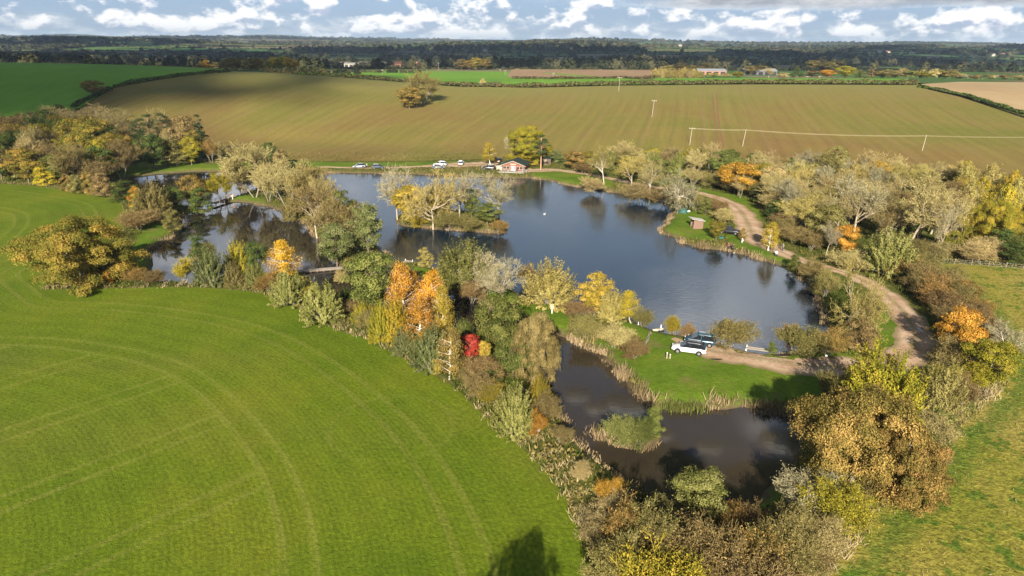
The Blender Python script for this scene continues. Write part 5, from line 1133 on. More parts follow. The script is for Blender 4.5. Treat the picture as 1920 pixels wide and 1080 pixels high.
def part(name, m, parent, *shapes, bev=0, smooth=False):
    bm = bmesh.new()
    for s in shapes:
        if s[0] == 'b': box(bm, *s[1:])
        else: cyl(bm, *s[1:])
    if bev: bmesh.ops.bevel(bm, geom=bm.edges[:], offset=bev, segments=2, affect='EDGES')
    return bm_obj(name, bm, m, parent, smooth)
def poly_part(name, V, F, m, parent, smooth=False):
    me = bpy.data.meshes.new(name); me.from_pydata([tuple(v) for v in V], [], F); me.update(); me.materials.append(m)
    if smooth: me.polygons.foreach_set('use_smooth', np.ones(len(me.polygons), bool))
    return obj(name, me, parent)
def loft(name, rings, m, parent, smooth=True):
    n = len(rings[0]); V = [p for r in rings for p in r]; F = []
    for i in range(len(rings) - 1):
        for j in range(n): F.append((i * n + j, i * n + (j + 1) % n, (i + 1) * n + (j + 1) % n, (i + 1) * n + j))
    F += [tuple(range(n))[::-1], tuple(range((len(rings) - 1) * n, len(rings) * n))]
    return poly_part(name, V, F, m, parent, smooth)
PAINT = lambda n, c: mat(n, c, .25, 0, .6, (2, .03))
MGLASS = mat('dark_glass', (.012, .015, .018), .06, 0, .8, (2, .05)); MTYRE = mat('tyre_rubber', (.02, .02, .02), .8); MRIM = mat('alloy_rim', (.45, .45, .46), .3, .7); MBLK = mat('black_trim', (.015, .015, .017), .5)
MWHITE = mat('white_paint', (.78, .78, .76), .5); MRED = mat('red_lens', (.35, .01, .01), .2); MLAMP = mat('lamp_lens', (.7, .72, .75), .1); MWOOD = mat('weathered_wood', (.26, .20, .14), .85, noise=(4, .3)); MDWOOD = mat('dark_wood', (.10, .075, .055), .85, noise=(4, .3)); MPALEW = mat('pale_wood', (.38, .33, .26), .8, noise=(4, .25)); MGREYW = mat('grey_wood', (.40, .38, .34), .85, noise=(4, .25)); MMET = mat('galvanised', (.5, .5, .5), .4, .6)
PLATE = mat('plate_yellow', (.7, .55, .05), .4); PLATEW = mat('plate_white', (.75, .75, .72), .4)
def car(P, rz, label, cat, paint, roofm, style='suv', L=4.6, Wd=1.88, Hh=1.66, name='parked_car', boot=False, door=False):
    r = empty(name, tuple(P), rz, label, cat); w = Wd / 2; zl = .28; be = .98 if style != 'hatch' else .92; hl = L / 2
    def ring(x, zt, k, zlo=zl): return [(x, s * w * k * a, z) for s, q in ((1, ((.80, zlo), (.97, zlo + .12), (1.0, (zlo + zt) / 2 + .05), (.96, zt - .10), (.86, zt))), (-1, ((.86, zt), (.96, zt - .10), (1.0, (zlo + zt) / 2 + .05), (.97, zlo + .12), (.80, zlo)))) for a, z in q]
    if style == 'pickup': st = [(-hl, .95, .93), (-hl + .1, 1.0, .98), (-.5, 1.02, 1), (.6, 1.02, 1), (1.0, 1.0, 1), (hl - .5, .96, .97), (hl - .12, .86, .9), (hl, .66, .78)]
    else: st = [(-hl, be - .18, .84), (-hl + .12, be - .02, .93), (-hl + .6, be, .99), (0, be, 1), (.75, be, 1), (1.15, be - .05, .99), (hl - .55, be - .16, .95), (hl - .15, be - .28, .85), (hl, be - .42, .70)]
    loft('body', [ring(x, z, k, zl + (.12 if abs(x) > hl - .2 else 0)) for x, z, k in st], paint, r)
    def gr(x, z0, z1, k0, k1): return [(x, w * k0, z0), (x, w * (k0 * .4 + k1 * .6), z0 * .35 + z1 * .65), (x, w * k1, z1), (x, -w * k1, z1), (x, -w * (k0 * .4 + k1 * .6), z0 * .35 + z1 * .65), (x, -w * k0, z0)]
    b0 = be - .03; top = Hh
    if style == 'pickup': g = [(-.75, b0, b0 + .05, .84, .80), (-.62, b0, top - .06, .84, .72), (.35, b0, top - .03, .86, .72), (1.15, b0, b0 + .06, .86, .82)]
    else: g = [(-hl + .12, b0 - .02, b0 + .05, .84, .80), (-hl + .45, b0, top - .14, .86, .72), (-hl + .8, b0, top - .05, .87, .73), (.1, b0, top - .03, .87, .72), (1.22, b0 - .02, b0 + .05, .87, .82)]
    loft('windows', [gr(*q) for q in g], MGLASS, r, False)
    x0 = -.6 if style == 'pickup' else -hl + .5; x1 = .38
    loft('roof', [[(x, w * k, z - .05), (x, w * k * .8, z + .015), (x, -w * k * .8, z + .015), (x, -w * k, z - .05)] for x, k, z in ((x0 - .05, .70, top - .08), (x0 + .4, .73, top - .01), ((x0 + x1) / 2, .74, top + .01), (x1, .72, top - .02), (x1 + .1, .68, top - .07))], roofm, r)
    for s in (1, -1):
        for xx in (-.15,) if style != 'pickup' else (): part('pillar', roofm, r, ('b', (xx, s * w * .80, be + (top - be) * .48), (.09, .05, (top - be) * .86), 0, -s * -.22))
        part('mirror', paint, r, ('b', (.95, s * (w + .1), be + .05), (.14, .2, .13)), bev=.03)
        part('side_glass_line', paint, r, ('b', (-.2, s * w * .93, be + .03), (L * .62, .05, .05)))
        part('headlight', MLAMP, r, ('b', (hl - .16, s * w * .66, be - .34), (.22, .34, .12)), bev=.02)
        part('tail_light', MRED, r, ('b', (-hl + .06, s * w * .76, be - .20), (.14, .26, .16)), bev=.02)
        for x in (hl * .62, -hl * .60):
            wh = part('wheel', MTYRE, r, ('c', (x, s * (w - .24), .34), (x, s * (w + .01), .34), .345, None, 20)); part('rim', MRIM, wh, ('c', (x, s * (w - .05), .34), (x, s * (w + .02), .34), .22, .19, 12)); part('wheel_arch', MBLK, r, ('c', (x, s * (w - .3), .40), (x, s * (w - .004), .40), .42, None, 20))
    part('number_plate', PLATE, r, ('b', (-hl - .005, 0, .62), (.03, .5, .11)))
    part('bumper', MBLK, r, ('b', (-hl + .05, 0, .42), (.14, w * 1.5, .16)), ('b', (hl - .1, 0, .40), (.22, w * 1.3, .14)), bev=.02)
    if style != 'pickup': part('roof_rails', MMET if roofm is not MBLK else MBLK, r, ('b', (-.6, w * .66, top + .03), (1.7, .04, .04)), ('b', (-.6, -w * .66, top + .03), (1.7, .04, .04)))
    if boot: part('boot_lid', paint, r, ('b', (-hl + .15, 0, top + .42), (.08, w * 1.5, 1.0), 0, 0, -.55), bev=.02)
    if door: part('open_door', paint, r, ('b', (.1, -w - .42, be * .62), (.9, .07, .75), R(-55)), bev=.02)
    return r
def GP(u, v): p = G(u, v); p[2] = max(gz(p[0], p[1]), .0) if p[1] < YB(p[0] / p[1]) + 3 else p[2]; return p
W_, BL, BK_, SLV = PAINT('paint_white', (.80, .80, .79)), PAINT('paint_teal', (.008, .055, .085)), PAINT('paint_black', (.012, .013, .018)), PAINT('paint_silver', (.42, .45, .48)); DB = PAINT('paint_grey_blue', (.05, .07, .10)); WV = PAINT('paint_van_white', (.72, .74, .77))
pw = GP(1291, 660); car(pw, R(163), 'white sports utility car with black roof on the grass by the track', 'car', W_, BK_, 'suv', 4.75, 1.98, 1.68)
pb = GP(1312, 645); car(pb, R(163), 'dark teal sports utility car parked behind the white car', 'car', BL, BL, 'suv', 4.5, 1.88, 1.68)
car(GP(1366, 438), R(-22), 'black pickup beside the small tree on the lake promontory', 'pickup', BK_, BK_, 'pickup', 5.2, 1.9, 1.8, 'parked_pickup')
car(GP(673, 315), R(200), 'silver grey hatchback at the left end of the far bank', 'car', SLV, DB, 'hatch', 4.2, 1.8, 1.55, door=True)
car(GP(709, 316), R(10), 'dark car with its boot open on the far bank', 'car', DB, DB, 'hatch', 4.3, 1.8, 1.5, boot=True)
car(GP(825, 311), R(176), 'white estate car at the back of the far car park', 'car', WV, WV, 'hatch', 4.7, 1.82, 1.6)
car(GP(822, 316.5), R(4), 'blue-grey car in front of the white estate car', 'car', PAINT('paint_slate', (.09, .13, .18)), PAINT('paint_slate', (.09, .13, .18)), 'hatch', 4.2, 1.78, 1.5)
car(GP(864, 309), R(92), 'white car seen from its tail in the far car park', 'car', WV, WV, 'hatch', 4.2, 1.78, 1.6)
car(GP(916, 318), R(176), 'black car under the yellow birch left of the clubhouse', 'car', BK_, BK_, 'suv', 4.6, 1.85, 1.65)
car(GP(936, 304), R(80), 'dark car parked behind the yellow birch', 'car', BK_, BK_, 'hatch', 4.3, 1.8, 1.5)
# ---- clubhouse
MBRICK = mat('red_cladding', (.21, .08, .052), .8, noise=(5, .15)); MROOF = mat('green_black_roof', (.020, .034, .028), .7, noise=(5, .25)); MGREEN = mat('green_boards', (.03, .10, .075), .7); MCREAM = mat('cream_trim', (.42, .36, .28), .6)
def clubhouse():
    P = GP(962, 321); r = empty('clubhouse', tuple(P), R(-13), 'red clubhouse cabin with dark green gable roof on the far shore', 'cabin'); r.scale = (.80, .80, .84)
    w, d, h, g = 9.6, 9.0, 2.3, 4.0
    V = [(-w/2, 0, 0), (w/2, 0, 0), (w/2, d, 0), (-w/2, d, 0), (-w/2, 0, h), (w/2, 0, h), (w/2, d, h), (-w/2, d, h), (0, 0, g), (0, d, g)]
    poly_part('wall', V, [(0, 1, 5, 8, 4), (2, 3, 7, 9, 6), (0, 4, 7, 3), (1, 2, 6, 5)], MBRICK, r)
    o = .55; t = .14; sl = (g - h) / (w / 2); hw = w / 2 + o
    for s in (-1, 1):
        q = [(s * 0, -o, g + .04), (s * hw, -o, h - o * sl + .04), (s * hw, d + o, h - o * sl + .04), (0, d + o, g + .04)]
        Vv = q + [(x, y, z + t) for x, y, z in q]; poly_part('roof', Vv, [(0, 1, 2, 3), (7, 6, 5, 4), (0, 4, 5, 1), (1, 5, 6, 2), (2, 6, 7, 3), (3, 7, 4, 0)], MROOF, r)
        L_ = math.hypot(hw, (g - h) + o * sl); part('barge_board', MCREAM, r, ('b', (s * hw / 2, -o - .04, (g + h - o * sl) / 2 + .02), (L_, .05, .2), 0, 0, s * math.atan(sl)))
    for x in (-3.6, -2.2, 2.0, 3.4):
        f = part('window', MGLASS, r, ('b', (x, -.03, 1.35), (1.15, .06, 1.0))); part('window_frame', MCREAM, f, ('b', (x, -.05, 1.89), (1.35, .08, .10)), ('b', (x, -.05, .81), (1.35, .08, .10)), ('b', (x - .62, -.05, 1.35), (.1, .08, .98)), ('b', (x + .62, -.05, 1.35), (.1, .08, .98)), ('b', (x, -.05, 1.35), (.06, .08, .98)))
    for x in (-.45, .45):
        dd = part('door', MWHITE, r, ('b', (x, -.04, 1.05), (.84, .08, 2.0))); part('door_pane', MGLASS, dd, ('b', (x, -.09, 1.3), (.5, .03, 1.1)))
    part('sign_board', MCREAM, r, ('b', (0, -.05, 2.75), (2.6, .06, .36)))
    part('side_hatch', MGREEN, r, ('b', (w/2 + .05, 2.2, 1.2), (.08, 3.4, 2.1)))
    part('deck', MGREYW, r, ('b', (0, -2.0, .10), (w + .8, 4.0, .2)))
    part('lean_to_wall', MCREAM, r, ('b', (-w/2 - 1.3, 3.5, .95), (2.5, 5, 1.9))); part('lean_to_roof', MROOF, r, ('b', (-w/2 - 1.35, 3.5, 2.02), (2.8, 5.6, .14), 0, 0, -.1))
    return r
clubhouse()
def picnic(P, rz, label):
    r = empty('picnic_table', tuple(P), rz, label, 'picnic table', 'picnic tables before the clubhouse')
    part('table_top', MGREYW, r, ('b', (0, 0, .74), (1.8, .75, .06)), bev=.01)
    for s in (1, -1):
        part('bench', MGREYW, r, ('b', (0, s * .72, .44), (1.8, .26, .05)), bev=.01)
        part('leg', MGREYW, r, ('b', (s * .65, .38, .37), (.08, .09, .86), 0, .42), ('b', (s * .65, -.38, .37), (.08, .09, .86), 0, -.42), ('b', (s * .65, 0, .40), (.07, 1.6, .09)))
for u, v, lb in ((944, 322.5, 'grey picnic table at the left of the clubhouse front'), (957, 323.5, 'grey picnic table before the clubhouse door'), (984, 323, 'grey picnic table at the right corner of the clubhouse')): picnic(GP(u, v), R(rg.uniform(-20, 20)), lb)
def shed(P, rz):
    r = empty('storage_shed', tuple(P), rz, 'dark brown storage shed behind the pine trunk', 'shed')
    part('wall', MDWOOD, r, ('b', (0, 0, 1.1), (3.2, 2.4, 2.2))); part('door', MWOOD, r, ('b', (-.4, -1.23, 1.0), (.9, .05, 1.9))); part('roof', MROOF, r, ('b', (0, 0, 2.3), (3.6, 2.9, .12), 0, .08))
shed(GP(1023, 308), R(10))
# ---- lakeside shelter
def shelter():
    r = empty('wooden_shelter', tuple(GP(1306, 427)), R(6), 'small wooden fishing shelter with a grey sloping roof on the promontory', 'shelter')
    MP = mat('pink_brown_boards', (.19, .12, .09), .85, noise=(5, .2)); w, d = 2.3, 1.9
    part('side_wall', MP, r, ('b', (0, -d/2, 1.0), (w, .07, 2.0))); part('side_wall', MP, r, ('b', (0, d/2, 1.0), (w, .07, 2.0))); part('back_wall', MP, r, ('b', (w/2, 0, .9), (.07, d - .08, 1.8)))
    part('front_rail', MP, r, ('b', (-w/2, -.5, .45), (.06, .75, .9))); part('bench', MWOOD, r, ('b', (w/2 - .35, 0, .45), (.5, d - .2, .06)))
    part('roof', MGREYW, r, ('b', (-.1, 0, 2.12), (w + 1.0, d + .7, .10), 0, 0, .17)); part('floor', MWOOD, r, ('b', (0, 0, .05), (w, d, .1)))
shelter()
def tent():
    r = empty('shelter_tent', tuple(GP(1279, 398)), R(-140), 'dark green dome shelter tent under the white-limbed tree', 'tent'); V, F = [], []; n, mm = 12, 7
    for j in range(mm + 1):
        for i in range(n + 1): a = math.pi * (-.5 + i / n) * 1.15; e = math.pi / 2 * j / mm; k = 1 + .05 * abs(math.sin(a * 4)); V.append((math.cos(e) * math.cos(a) * 1.25 * k, math.cos(e) * math.sin(a) * 1.5 * k, math.sin(e) * 1.45))
    for j in range(mm):
        for i in range(n): q = j * (n + 1) + i; F.append((q, q + 1, q + n + 2, q + n + 1))
    poly_part('canopy', V, F, mat('tent_green', (.025, .085, .07), .6), r, True); part('ground_sheet', MBLK, r, ('b', (.2, 0, .03), (1.9, 2.4, .04)))
    part('brolly_pole', MBLK, r, ('c', (-.25, -.9, 0), (-.15, -.5, 1.35), .03), ('c', (-.25, .9, 0), (-.15, .5, 1.35), .03))
tent()
tb = empty('tackle_box', tuple(GP(1291, 397)), .3, 'pale tackle box on the grass right of the tent', 'box'); part('body', MWHITE, tb, ('b', (0, 0, .15), (.7, .4, .28)), bev=.03); part('lid', MGREYW, tb, ('b', (0, 0, .32), (.74, .44, .06)), bev=.02)
tb = empty('tackle_box', tuple(GP(1352, 447)), .3, 'teal tackle box beside the black pickup', 'box'); part('body', mat('teal_plastic', (.03, .22, .26), .5), tb, ('b', (0, 0, .2), (.8, .5, .38)), bev=.03); part('lid', MBLK, tb, ('b', (0, 0, .42), (.84, .54, .06)), bev=.02)
# ---- bridges and stagings
def bridge(p0, p1, w, label, deckm, railh, n=8):
    a, b = GP(*p0), GP(*p1); a[2] = b[2] = .15 + (.45 if railh > .3 else 0); L = np.linalg.norm(b - a); rz = math.atan2(b[1] - a[1], b[0] - a[0]); r = empty('footbridge', tuple((a + b) / 2), rz, label, 'footbridge')
    part('deck', deckm, r, *[('b', (-L/2 + (i + .5) * L / 40, 0, .16), (L / 40 - .03, w, .06)) for i in range(40)]); part('beam', MDWOOD, r, ('b', (0, w/2 - .1, .03), (L, .12, .2)), ('b', (0, -w/2 + .1, .03), (L, .12, .2)))
    for s in (1, -1):
        for i in range(n): x = -L/2 + .2 + i * (L - .4) / (n - 1); part('post', MWOOD, r, ('c', (x, s * (w/2 - .02), -1.2), (x, s * (w/2 - .02), .16 + railh), .06))
    if railh > .3:
        for s in (1, -1): part('handrail', MWOOD, r, ('b', (0, s * (w/2 - .02), .16 + railh), (L, .09, .06)))
bridge((556, 504), (644, 497), 1.3, 'long pale footbridge across the left pond by the orange birch', MPALEW, .0)
bridge((399, 381), (434, 370), 1.2, 'short dark footbridge at the left end of the spit', MDWOOD, .9, 5)
def staging(p0, p1, w, label):
    a, b = GP(*p0), GP(*p1); a[2] = b[2] = .62; L = np.linalg.norm(b - a); r = empty('fishing_staging', tuple((a + b) / 2), math.atan2(b[1] - a[1], b[0] - a[0]), label, 'staging')
    part('deck', MPALEW, r, *[('b', (-L/2 + (i + .5) * L / 24, 0, .12), (L / 24 - .02, w, .06)) for i in range(24)]); part('edge_board', MPALEW, r, ('b', (0, w/2 + .03, .05), (L, .05, .25)))
    for x in (-L/2 + .1, L/2 - .1): part('post', MWHITE, r, ('c', (x, w/2, -.8), (x, w/2, .45), .06))
staging((1399, 651), (1450, 658), .7, 'long pale timber staging on the near lake shore')
staging((757, 489), (772, 491), 1.0, 'small timber staging at the end of the strip path')
lg = empty('fallen_log', tuple(GP(1235, 612) + [0, 0, .22]), R(22), 'thick pale log lying on the near lake shore', 'log')
part('trunk', mat('peeled_log', (.50, .42, .31), .8, noise=(5, .25)), lg, ('c', (-1.0, 0, 0), (.2, .03, .02), .24, .20, 12), ('c', (.2, .03, .02), (1.1, .12, 0), .20, .13, 12), smooth=True); part('branch_stub', MWOOD, lg, ('c', (.1, 0, .1), (.35, -.35, .3), .07, .04, 8))
def stumps():
    a, b = GP(1206, 655), GP(1220, 624); r = empty('log_row', tuple((a + b) / 2), math.atan2(b[1] - a[1], b[0] - a[0]), 'crooked row of mossy dark logs across the peninsula path', 'log row'); L = np.linalg.norm(b - a); MG = mat('mossy_log', (.17, .15, .10), .9, noise=(5, .4))
    for i in range(9): x = -L/2 + (i + .5) * L / 9; part('log', MG, r, ('c', (x - L / 15, rg.uniform(-.12, .12), .16), (x + L / 15, rg.uniform(-.12, .12), .2), .17, .14, 9), ('c', (x, .1, 0), (x + .05, .12, .42), .07, .05, 7), smooth=True)
stumps()
def posts(u, v, hs, label, m=MPALEW, name='marker_post'):
    r = empty(name, tuple(GP(u, v)), .3, label, 'post')
    for i, h in enumerate(hs): part('post' if i == 0 else 'second_post', m, r, ('b', (i * .4, -i * .15, h/2), (.13, .13, h)), bev=.015); part('post_cap', MWHITE, r, ('b', (i * .4, -i * .15, h + .02), (.15, .15, .05)))
posts(1250, 672, (.85, .6), 'pair of short wooden posts on the grass left of the white car')
posts(1391, 455, (.9,), 'white post beside the track near the black pickup', MWHITE)
for u, v, lb in ((1197, 606, 'white swim marker left of the fallen log'), (1240, 606, 'white stake at the water behind the fallen log'), (1291, 624, 'white swim marker behind the teal car'), (1341, 634, 'white swim marker right of the teal car'), (1059, 571, 'white swim marker beside the wide pale yellow willow'), (1126, 350, 'white swim marker by the leaning white trunk'), (1399, 651, 'white swim marker at the end of the long staging'), (820, 505, 'white swim marker under the widest willow')): posts(u, v, (.5,), lb, MWHITE)
def lifebuoy(u, v, label):
    r = empty('lifebuoy_stand', tuple(GP(u, v)), R(10), label, 'lifebuoy'); part('post', MWHITE, r, ('b', (0, .1, .75), (.12, .12, 1.5))); part('backboard', MWHITE, r, ('b', (0, .03, 1.15), (.55, .04, .75)))
    V, F = [], []; n, k = 20, 8
    for i in range(n):
        a = i / n * 6.2832
        for j in range(k): b = j / k * 6.2832; V.append(((.30 + .08 * math.cos(b)) * math.cos(a), -.07 + .08 * math.sin(b), 1.15 + (.30 + .08 * math.cos(b)) * math.sin(a)))
    for i in range(n):
        for j in range(k): F.append((i * k + j, ((i + 1) % n) * k + j, ((i + 1) % n) * k + (j + 1) % k, i * k + (j + 1) % k))
    poly_part('ring', V, F, mat('buoy_orange', (.75, .28, .05), .5), r, True)
lifebuoy(1035, 588, 'orange lifebuoy on a white post on the grass causeway'); lifebuoy(436, 372, 'orange lifebuoy by the short dark footbridge')
# puddles on the track
for u, v, a, b, rz in ((1726, 617, 1.1, .5, 1.2), (1686, 592, .5, .25, .5), (1470, 666, 1.5, .35, .1), (1343, 674, .9, .25, .0)):
    P = G(u, v); n = 18; V = [(P[0] + math.cos(rz) * a * math.cos(t) * (1 + .2 * math.sin(3 * t)) - math.sin(rz) * b * math.sin(t), P[1] + math.sin(rz) * a * math.cos(t) + math.cos(rz) * b * math.sin(t), .842) for t in np.arange(n) / n * 6.2832]
    tag(poly_part('puddle', V, [tuple(range(n))], M['water_lower'], None), kind='structure')
# ---- people
SK = mat('skin', (.48, .30, .21), .6)
def figure(P, rz, pose, label, top, legs_, hairc=(.06, .04, .03), sc=1.0):
    r = empty('person', tuple(P), rz, label, 'person'); r.scale = (sc,) * 3
    if pose == 'stand': J = dict(pel=(0, 0, .95), ch=(0, .02, 1.35), nk=(0, .02, 1.50), hd=(0, .0, 1.66), hipL=(.10, 0, .90), knL=(.11, -.03, .50), ftL=(.12, 0, .08), toL=(.13, -.17, .04), shL=(.19, .02, 1.43), elL=(.27, .03, 1.14), haL=(.24, -.12, .93))
    else: J = dict(pel=(0, 0, .50), ch=(0, -.04, .90), nk=(0, -.05, 1.05), hd=(0, -.09, 1.21), hipL=(.10, -.05, .47), knL=(.14, -.45, .50), ftL=(.14, -.47, .08), toL=(.14, -.64, .04), shL=(.19, -.04, .98), elL=(.26, -.14, .72), haL=(.15, -.38, .68))
    J = {k: Vector(v) for k, v in J.items()}
    for k in list(J):
        if k.endswith('L'): J[k[:-1] + 'R'] = Vector((-J[k].x, J[k].y, J[k].z))
    rad = dict(pel=.15, ch=.17, nk=.06, hd=.105, hipL=.10, knL=.065, ftL=.045, toL=.035, shL=.075, elL=.05, haL=.035)
    ks = list(J); E = [('pel', 'ch'), ('ch', 'nk'), ('nk', 'hd')] + [e for s in 'LR' for e in (('pel', 'hip' + s), ('hip' + s, 'kn' + s), ('kn' + s, 'ft' + s), ('ft' + s, 'to' + s), ('ch', 'sh' + s), ('sh' + s, 'el' + s), ('el' + s, 'ha' + s))]
    me = bpy.data.meshes.new('body'); me.from_pydata([J[k] for k in ks], [(ks.index(a), ks.index(b)) for a, b in E], []); o = obj('body', me, r); md = o.modifiers.new('skin', 'SKIN'); 
    for i, k in enumerate(ks): q = rad.get(k, rad.get(k[:-1] + 'L', .05)); me.skin_vertices[0].data[i].radius = (q, q * .85)
    me.skin_vertices[0].data[0].use_root = True; o.modifiers.new('sub', 'SUBSURF').levels = 1; o.modifiers['sub'].render_levels = 1
    nm = 'cloth_%02d%02d%02d_%02d%02d%02d' % tuple(int(c * 99) for c in (*top, *legs_))
    m = bpy.data.materials.get(nm)
    if not m:
        m = bpy.data.materials.new(nm); m.use_nodes = True; nt = m.node_tree; A, L = NT(nt); p = nt.nodes['Principled BSDF']; p.inputs['Roughness'].default_value = .85; tc = A('ShaderNodeTexCoord'); sx = A('ShaderNodeSeparateXYZ'); L(tc.outputs['Object'], sx.inputs[0]); rr = A('ShaderNodeValToRGB'); rr.color_ramp.interpolation = 'CONSTANT'; e = rr.color_ramp.elements; e.new(.5)
        hz_ = J['pel'].z / 2; nk = (J['nk'].z + .02) / 2; e[0].position = 0; e[0].color = (*legs_, 1); e[1].position = hz_; e[1].color = (*top, 1); e[2].position = nk; e[2].color = (.48, .30, .21, 1); mm = A('ShaderNodeMath', operation='DIVIDE'); L(sx.outputs[2], mm.inputs[0]); mm.inputs[1].default_value = 2.0; L(mm.outputs[0], rr.inputs[0]); L(rr.outputs[0], p.inputs['Base Color'])
    me.materials.append(m)
    bm = bmesh.new(); bmesh.ops.create_icosphere(bm, subdivisions=2, radius=.118, matrix=Matrix.Translation(J['hd'] + Vector((0, .02, .05))) @ Matrix.Diagonal((.9, 1.05, .95, 1))); bmesh.ops.delete(bm, geom=[v for v in bm.verts if v.co.z < J['hd'].z and v.co.y < J['hd'].y + .03], context='VERTS'); bm_obj('hair', bm, mat('hair_%d' % int(hairc[0] * 1000), hairc, .7), r, True)
    part('nose', SK, r, ('b', tuple(J['hd'] + Vector((0, -.11, 0))), (.03, .04, .05)), bev=.008)
    for s in 'LR':
        h = J['ha' + s]; d = (h - J['el' + s]).normalized(); sg = 1 if s == 'L' else -1; bm = bmesh.new(); sd = Vector((1, 0, 0)); box(bm, h + d * .045, (.075, .03, .09))
        for i in range(4): a = h + d * .085 + sd * (-.028 + i * .019); ln = (.065, .078, .072, .055)[i]; m1 = a + d * ln * .6; cyl(bm, a, m1, .009, .008, 6); cyl(bm, m1, m1 + (d + Vector((0, .5, -.3))).normalized() * ln * .5, .008, .006, 6)
        cyl(bm, h + d * .02 - sd * sg * .035, h + d * .06 - sd * sg * .075, .010, .008, 6); bm_obj('hand', bm, SK, r, True)
    return r
def chair(P, rz, label):
    r = empty('fishing_chair', tuple(P), rz, label, 'chair'); part('seat', mat('chair_green', (.03, .05, .03), .8), r, ('b', (0, 0, .40), (.5, .5, .06)), bev=.02); part('backrest', mat('chair_green', (.03, .05, .03), .8), r, ('b', (0, .27, .72), (.5, .06, .6), 0, -.2), bev=.02)
    for x in (-.22, .22):
        for y in (-.22, .22): part('leg', MBLK, r, ('c', (x, y, 0), (x, y, .38), .018))
def seat_at(u, v, rz, label, top, legs_, cl):
    P = GP(u, v); chair(P, rz, cl); figure(P, rz, 'sit', label, top, legs_)
seat_at(1366, 462, R(-20), 'seated angler in a red and black jacket at the promontory reeds', (.20, .05, .05), (.03, .03, .04), 'green fishing chair under the angler in the red and black jacket')
seat_at(1374, 464, R(-10), 'seated angler in dark clothes right of the red-jacketed one', (.02, .02, .03), (.02, .02, .03), 'green fishing chair under the dark-dressed angler')
seat_at(1455, 480, R(-15), 'seated angler with a white top beside the lake', (.6, .6, .6), (.03, .03, .05), 'green fishing chair under the angler in the white top')
figure(GP(1449, 472), R(0), 'stand', 'person in dark blue standing on the bank beside the yellow tree', (.02, .035, .07), (.02, .02, .03))
figure(GP(1467, 471), R(-70), 'stand', 'person in a grey jacket standing at the edge of the track', (.20, .18, .18), (.04, .04, .06))
figure(GP(798, 497), R(160), 'stand', 'person in black standing below the small tan bush', (.02, .02, .03), (.02, .02, .02))
figure(GP(969, 322.5), R(10), 'stand', 'person in a red and dark outfit before the clubhouse', (.12, .03, .03), (.02, .02, .03))
figure(GP(688, 315.5), R(30), 'stand', 'person in grey between the two cars on the left far bank', (.25, .25, .28), (.03, .03, .05))
figure(GP(1546, 666), R(170), 'stand', 'person in black standing at the foot of the lakeside bushes', (.01, .01, .015), (.01, .01, .015))
bk = empty('bucket', tuple(GP(1549, 669)), 0, 'white bait bucket beside the person in black', 'bucket'); part('pail', MWHITE, bk, ('c', (0, 0, 0), (0, 0, .3), .14, .17, 16)); part('handle', MBLK, bk, ('c', (-.16, 0, .3), (0, 0, .42), .01, .01, 6), ('c', (0, 0, .42), (.16, 0, .3), .01, .01, 6))
for u, v, lb in ((1377, 468, 'bait bucket at the feet of the seated anglers'), ):
    bk = empty('bucket', tuple(GP(u, v)), 0, lb, 'bucket'); part('pail', MPALEW, bk, ('c', (0, 0, 0), (0, 0, .3), .14, .17, 16)); part('lid', MBLK, bk, ('c', (0, 0, .3), (0, 0, .33), .175, .175, 16))
def swan(u, v, label, sc=1., rz=.4):
    d = ray(u, v); s = -CAM_H / d[2]; r = empty('swan', (d[0] * s, d[1] * s, 0), rz, label, 'bird'); r.scale = (sc,) * 3; m = mat('white_feathers', (.8, .8, .78), .7)
    K = [(-.55, .22, .03), (-.4, .2, .13), (-.1, .16, .22), (.2, .14, .2), (.38, .2, .1), (.46, .4, .055), (.42, .6, .045), (.5, .72, .06), (.62, .70, .02)]
    rings = [[(x, rr * math.cos(a), z + rr * .8 * math.sin(a)) for a in np.arange(10) / 10 * 6.2832] for x, z, rr in K]; loft('body', rings, m, r); part('beak', mat('beak_orange', (.7, .25, .03), .5), r, ('c', (.6, 0, .70), (.74, 0, .66), .025, .008, 6))
swan(1021, 402, 'white bird afloat in the middle of the main lake', .65)
# ---- fence of the pasture
def fence(C, label, h=1.15, step=2.6, lo=None):
    C = np.asarray(C); k = np.cumsum(np.r_[0, np.linalg.norm(np.diff(C, axis=0), axis=1)]); n = int(k[-1] / step) + 1; q = np.stack([np.interp(np.arange(n) * step, k, C[:, i]) for i in (0, 1)], 1); z = [float(H(*p)) for p in q] if q[:, 1].max() > 262 else [.8] * n
    r = empty('wire_fence', (q[0][0], q[0][1], z[0]), 0, label, 'fence'); o = Vector((q[0][0], q[0][1], z[0])); tops = []
    me0 = None
    for i in range(n):
        ln = Vector((rg.normal() * .03, rg.normal() * .03, 1)); b = Vector((q[i][0], q[i][1], z[i] - .05)) - o
        p = part('post', MWOOD, None, ('c', (0, 0, 0), tuple(ln * (h * rg.uniform(.95, 1.1))), .055, .05, 7)) if me0 is None else obj('post', me0)
        me0 = p.data; p.parent = r; p.location = b; p.rotation_euler = (rg.normal() * .04, rg.normal() * .04, rg.uniform(0, 6)); tops.append(b)
    for f in (.25, .55, .85): 
        bm = bmesh.new()
        for a, b in zip(tops[:-1], tops[1:]): cyl(bm, a + Vector((0, 0, h * f)), b + Vector((0, 0, h * f)), .005, .005, 3)
        bm_obj('wire', bm, MMET, r)
fence(FENCE[6:], 'leaning wire fence with grey posts between thicket and pasture'); fence(catmull(GW([(1728,492),(1800,496),(1920,505)]), False, 2), 'wire fence with pale posts along the top of the pasture', step=3.0)
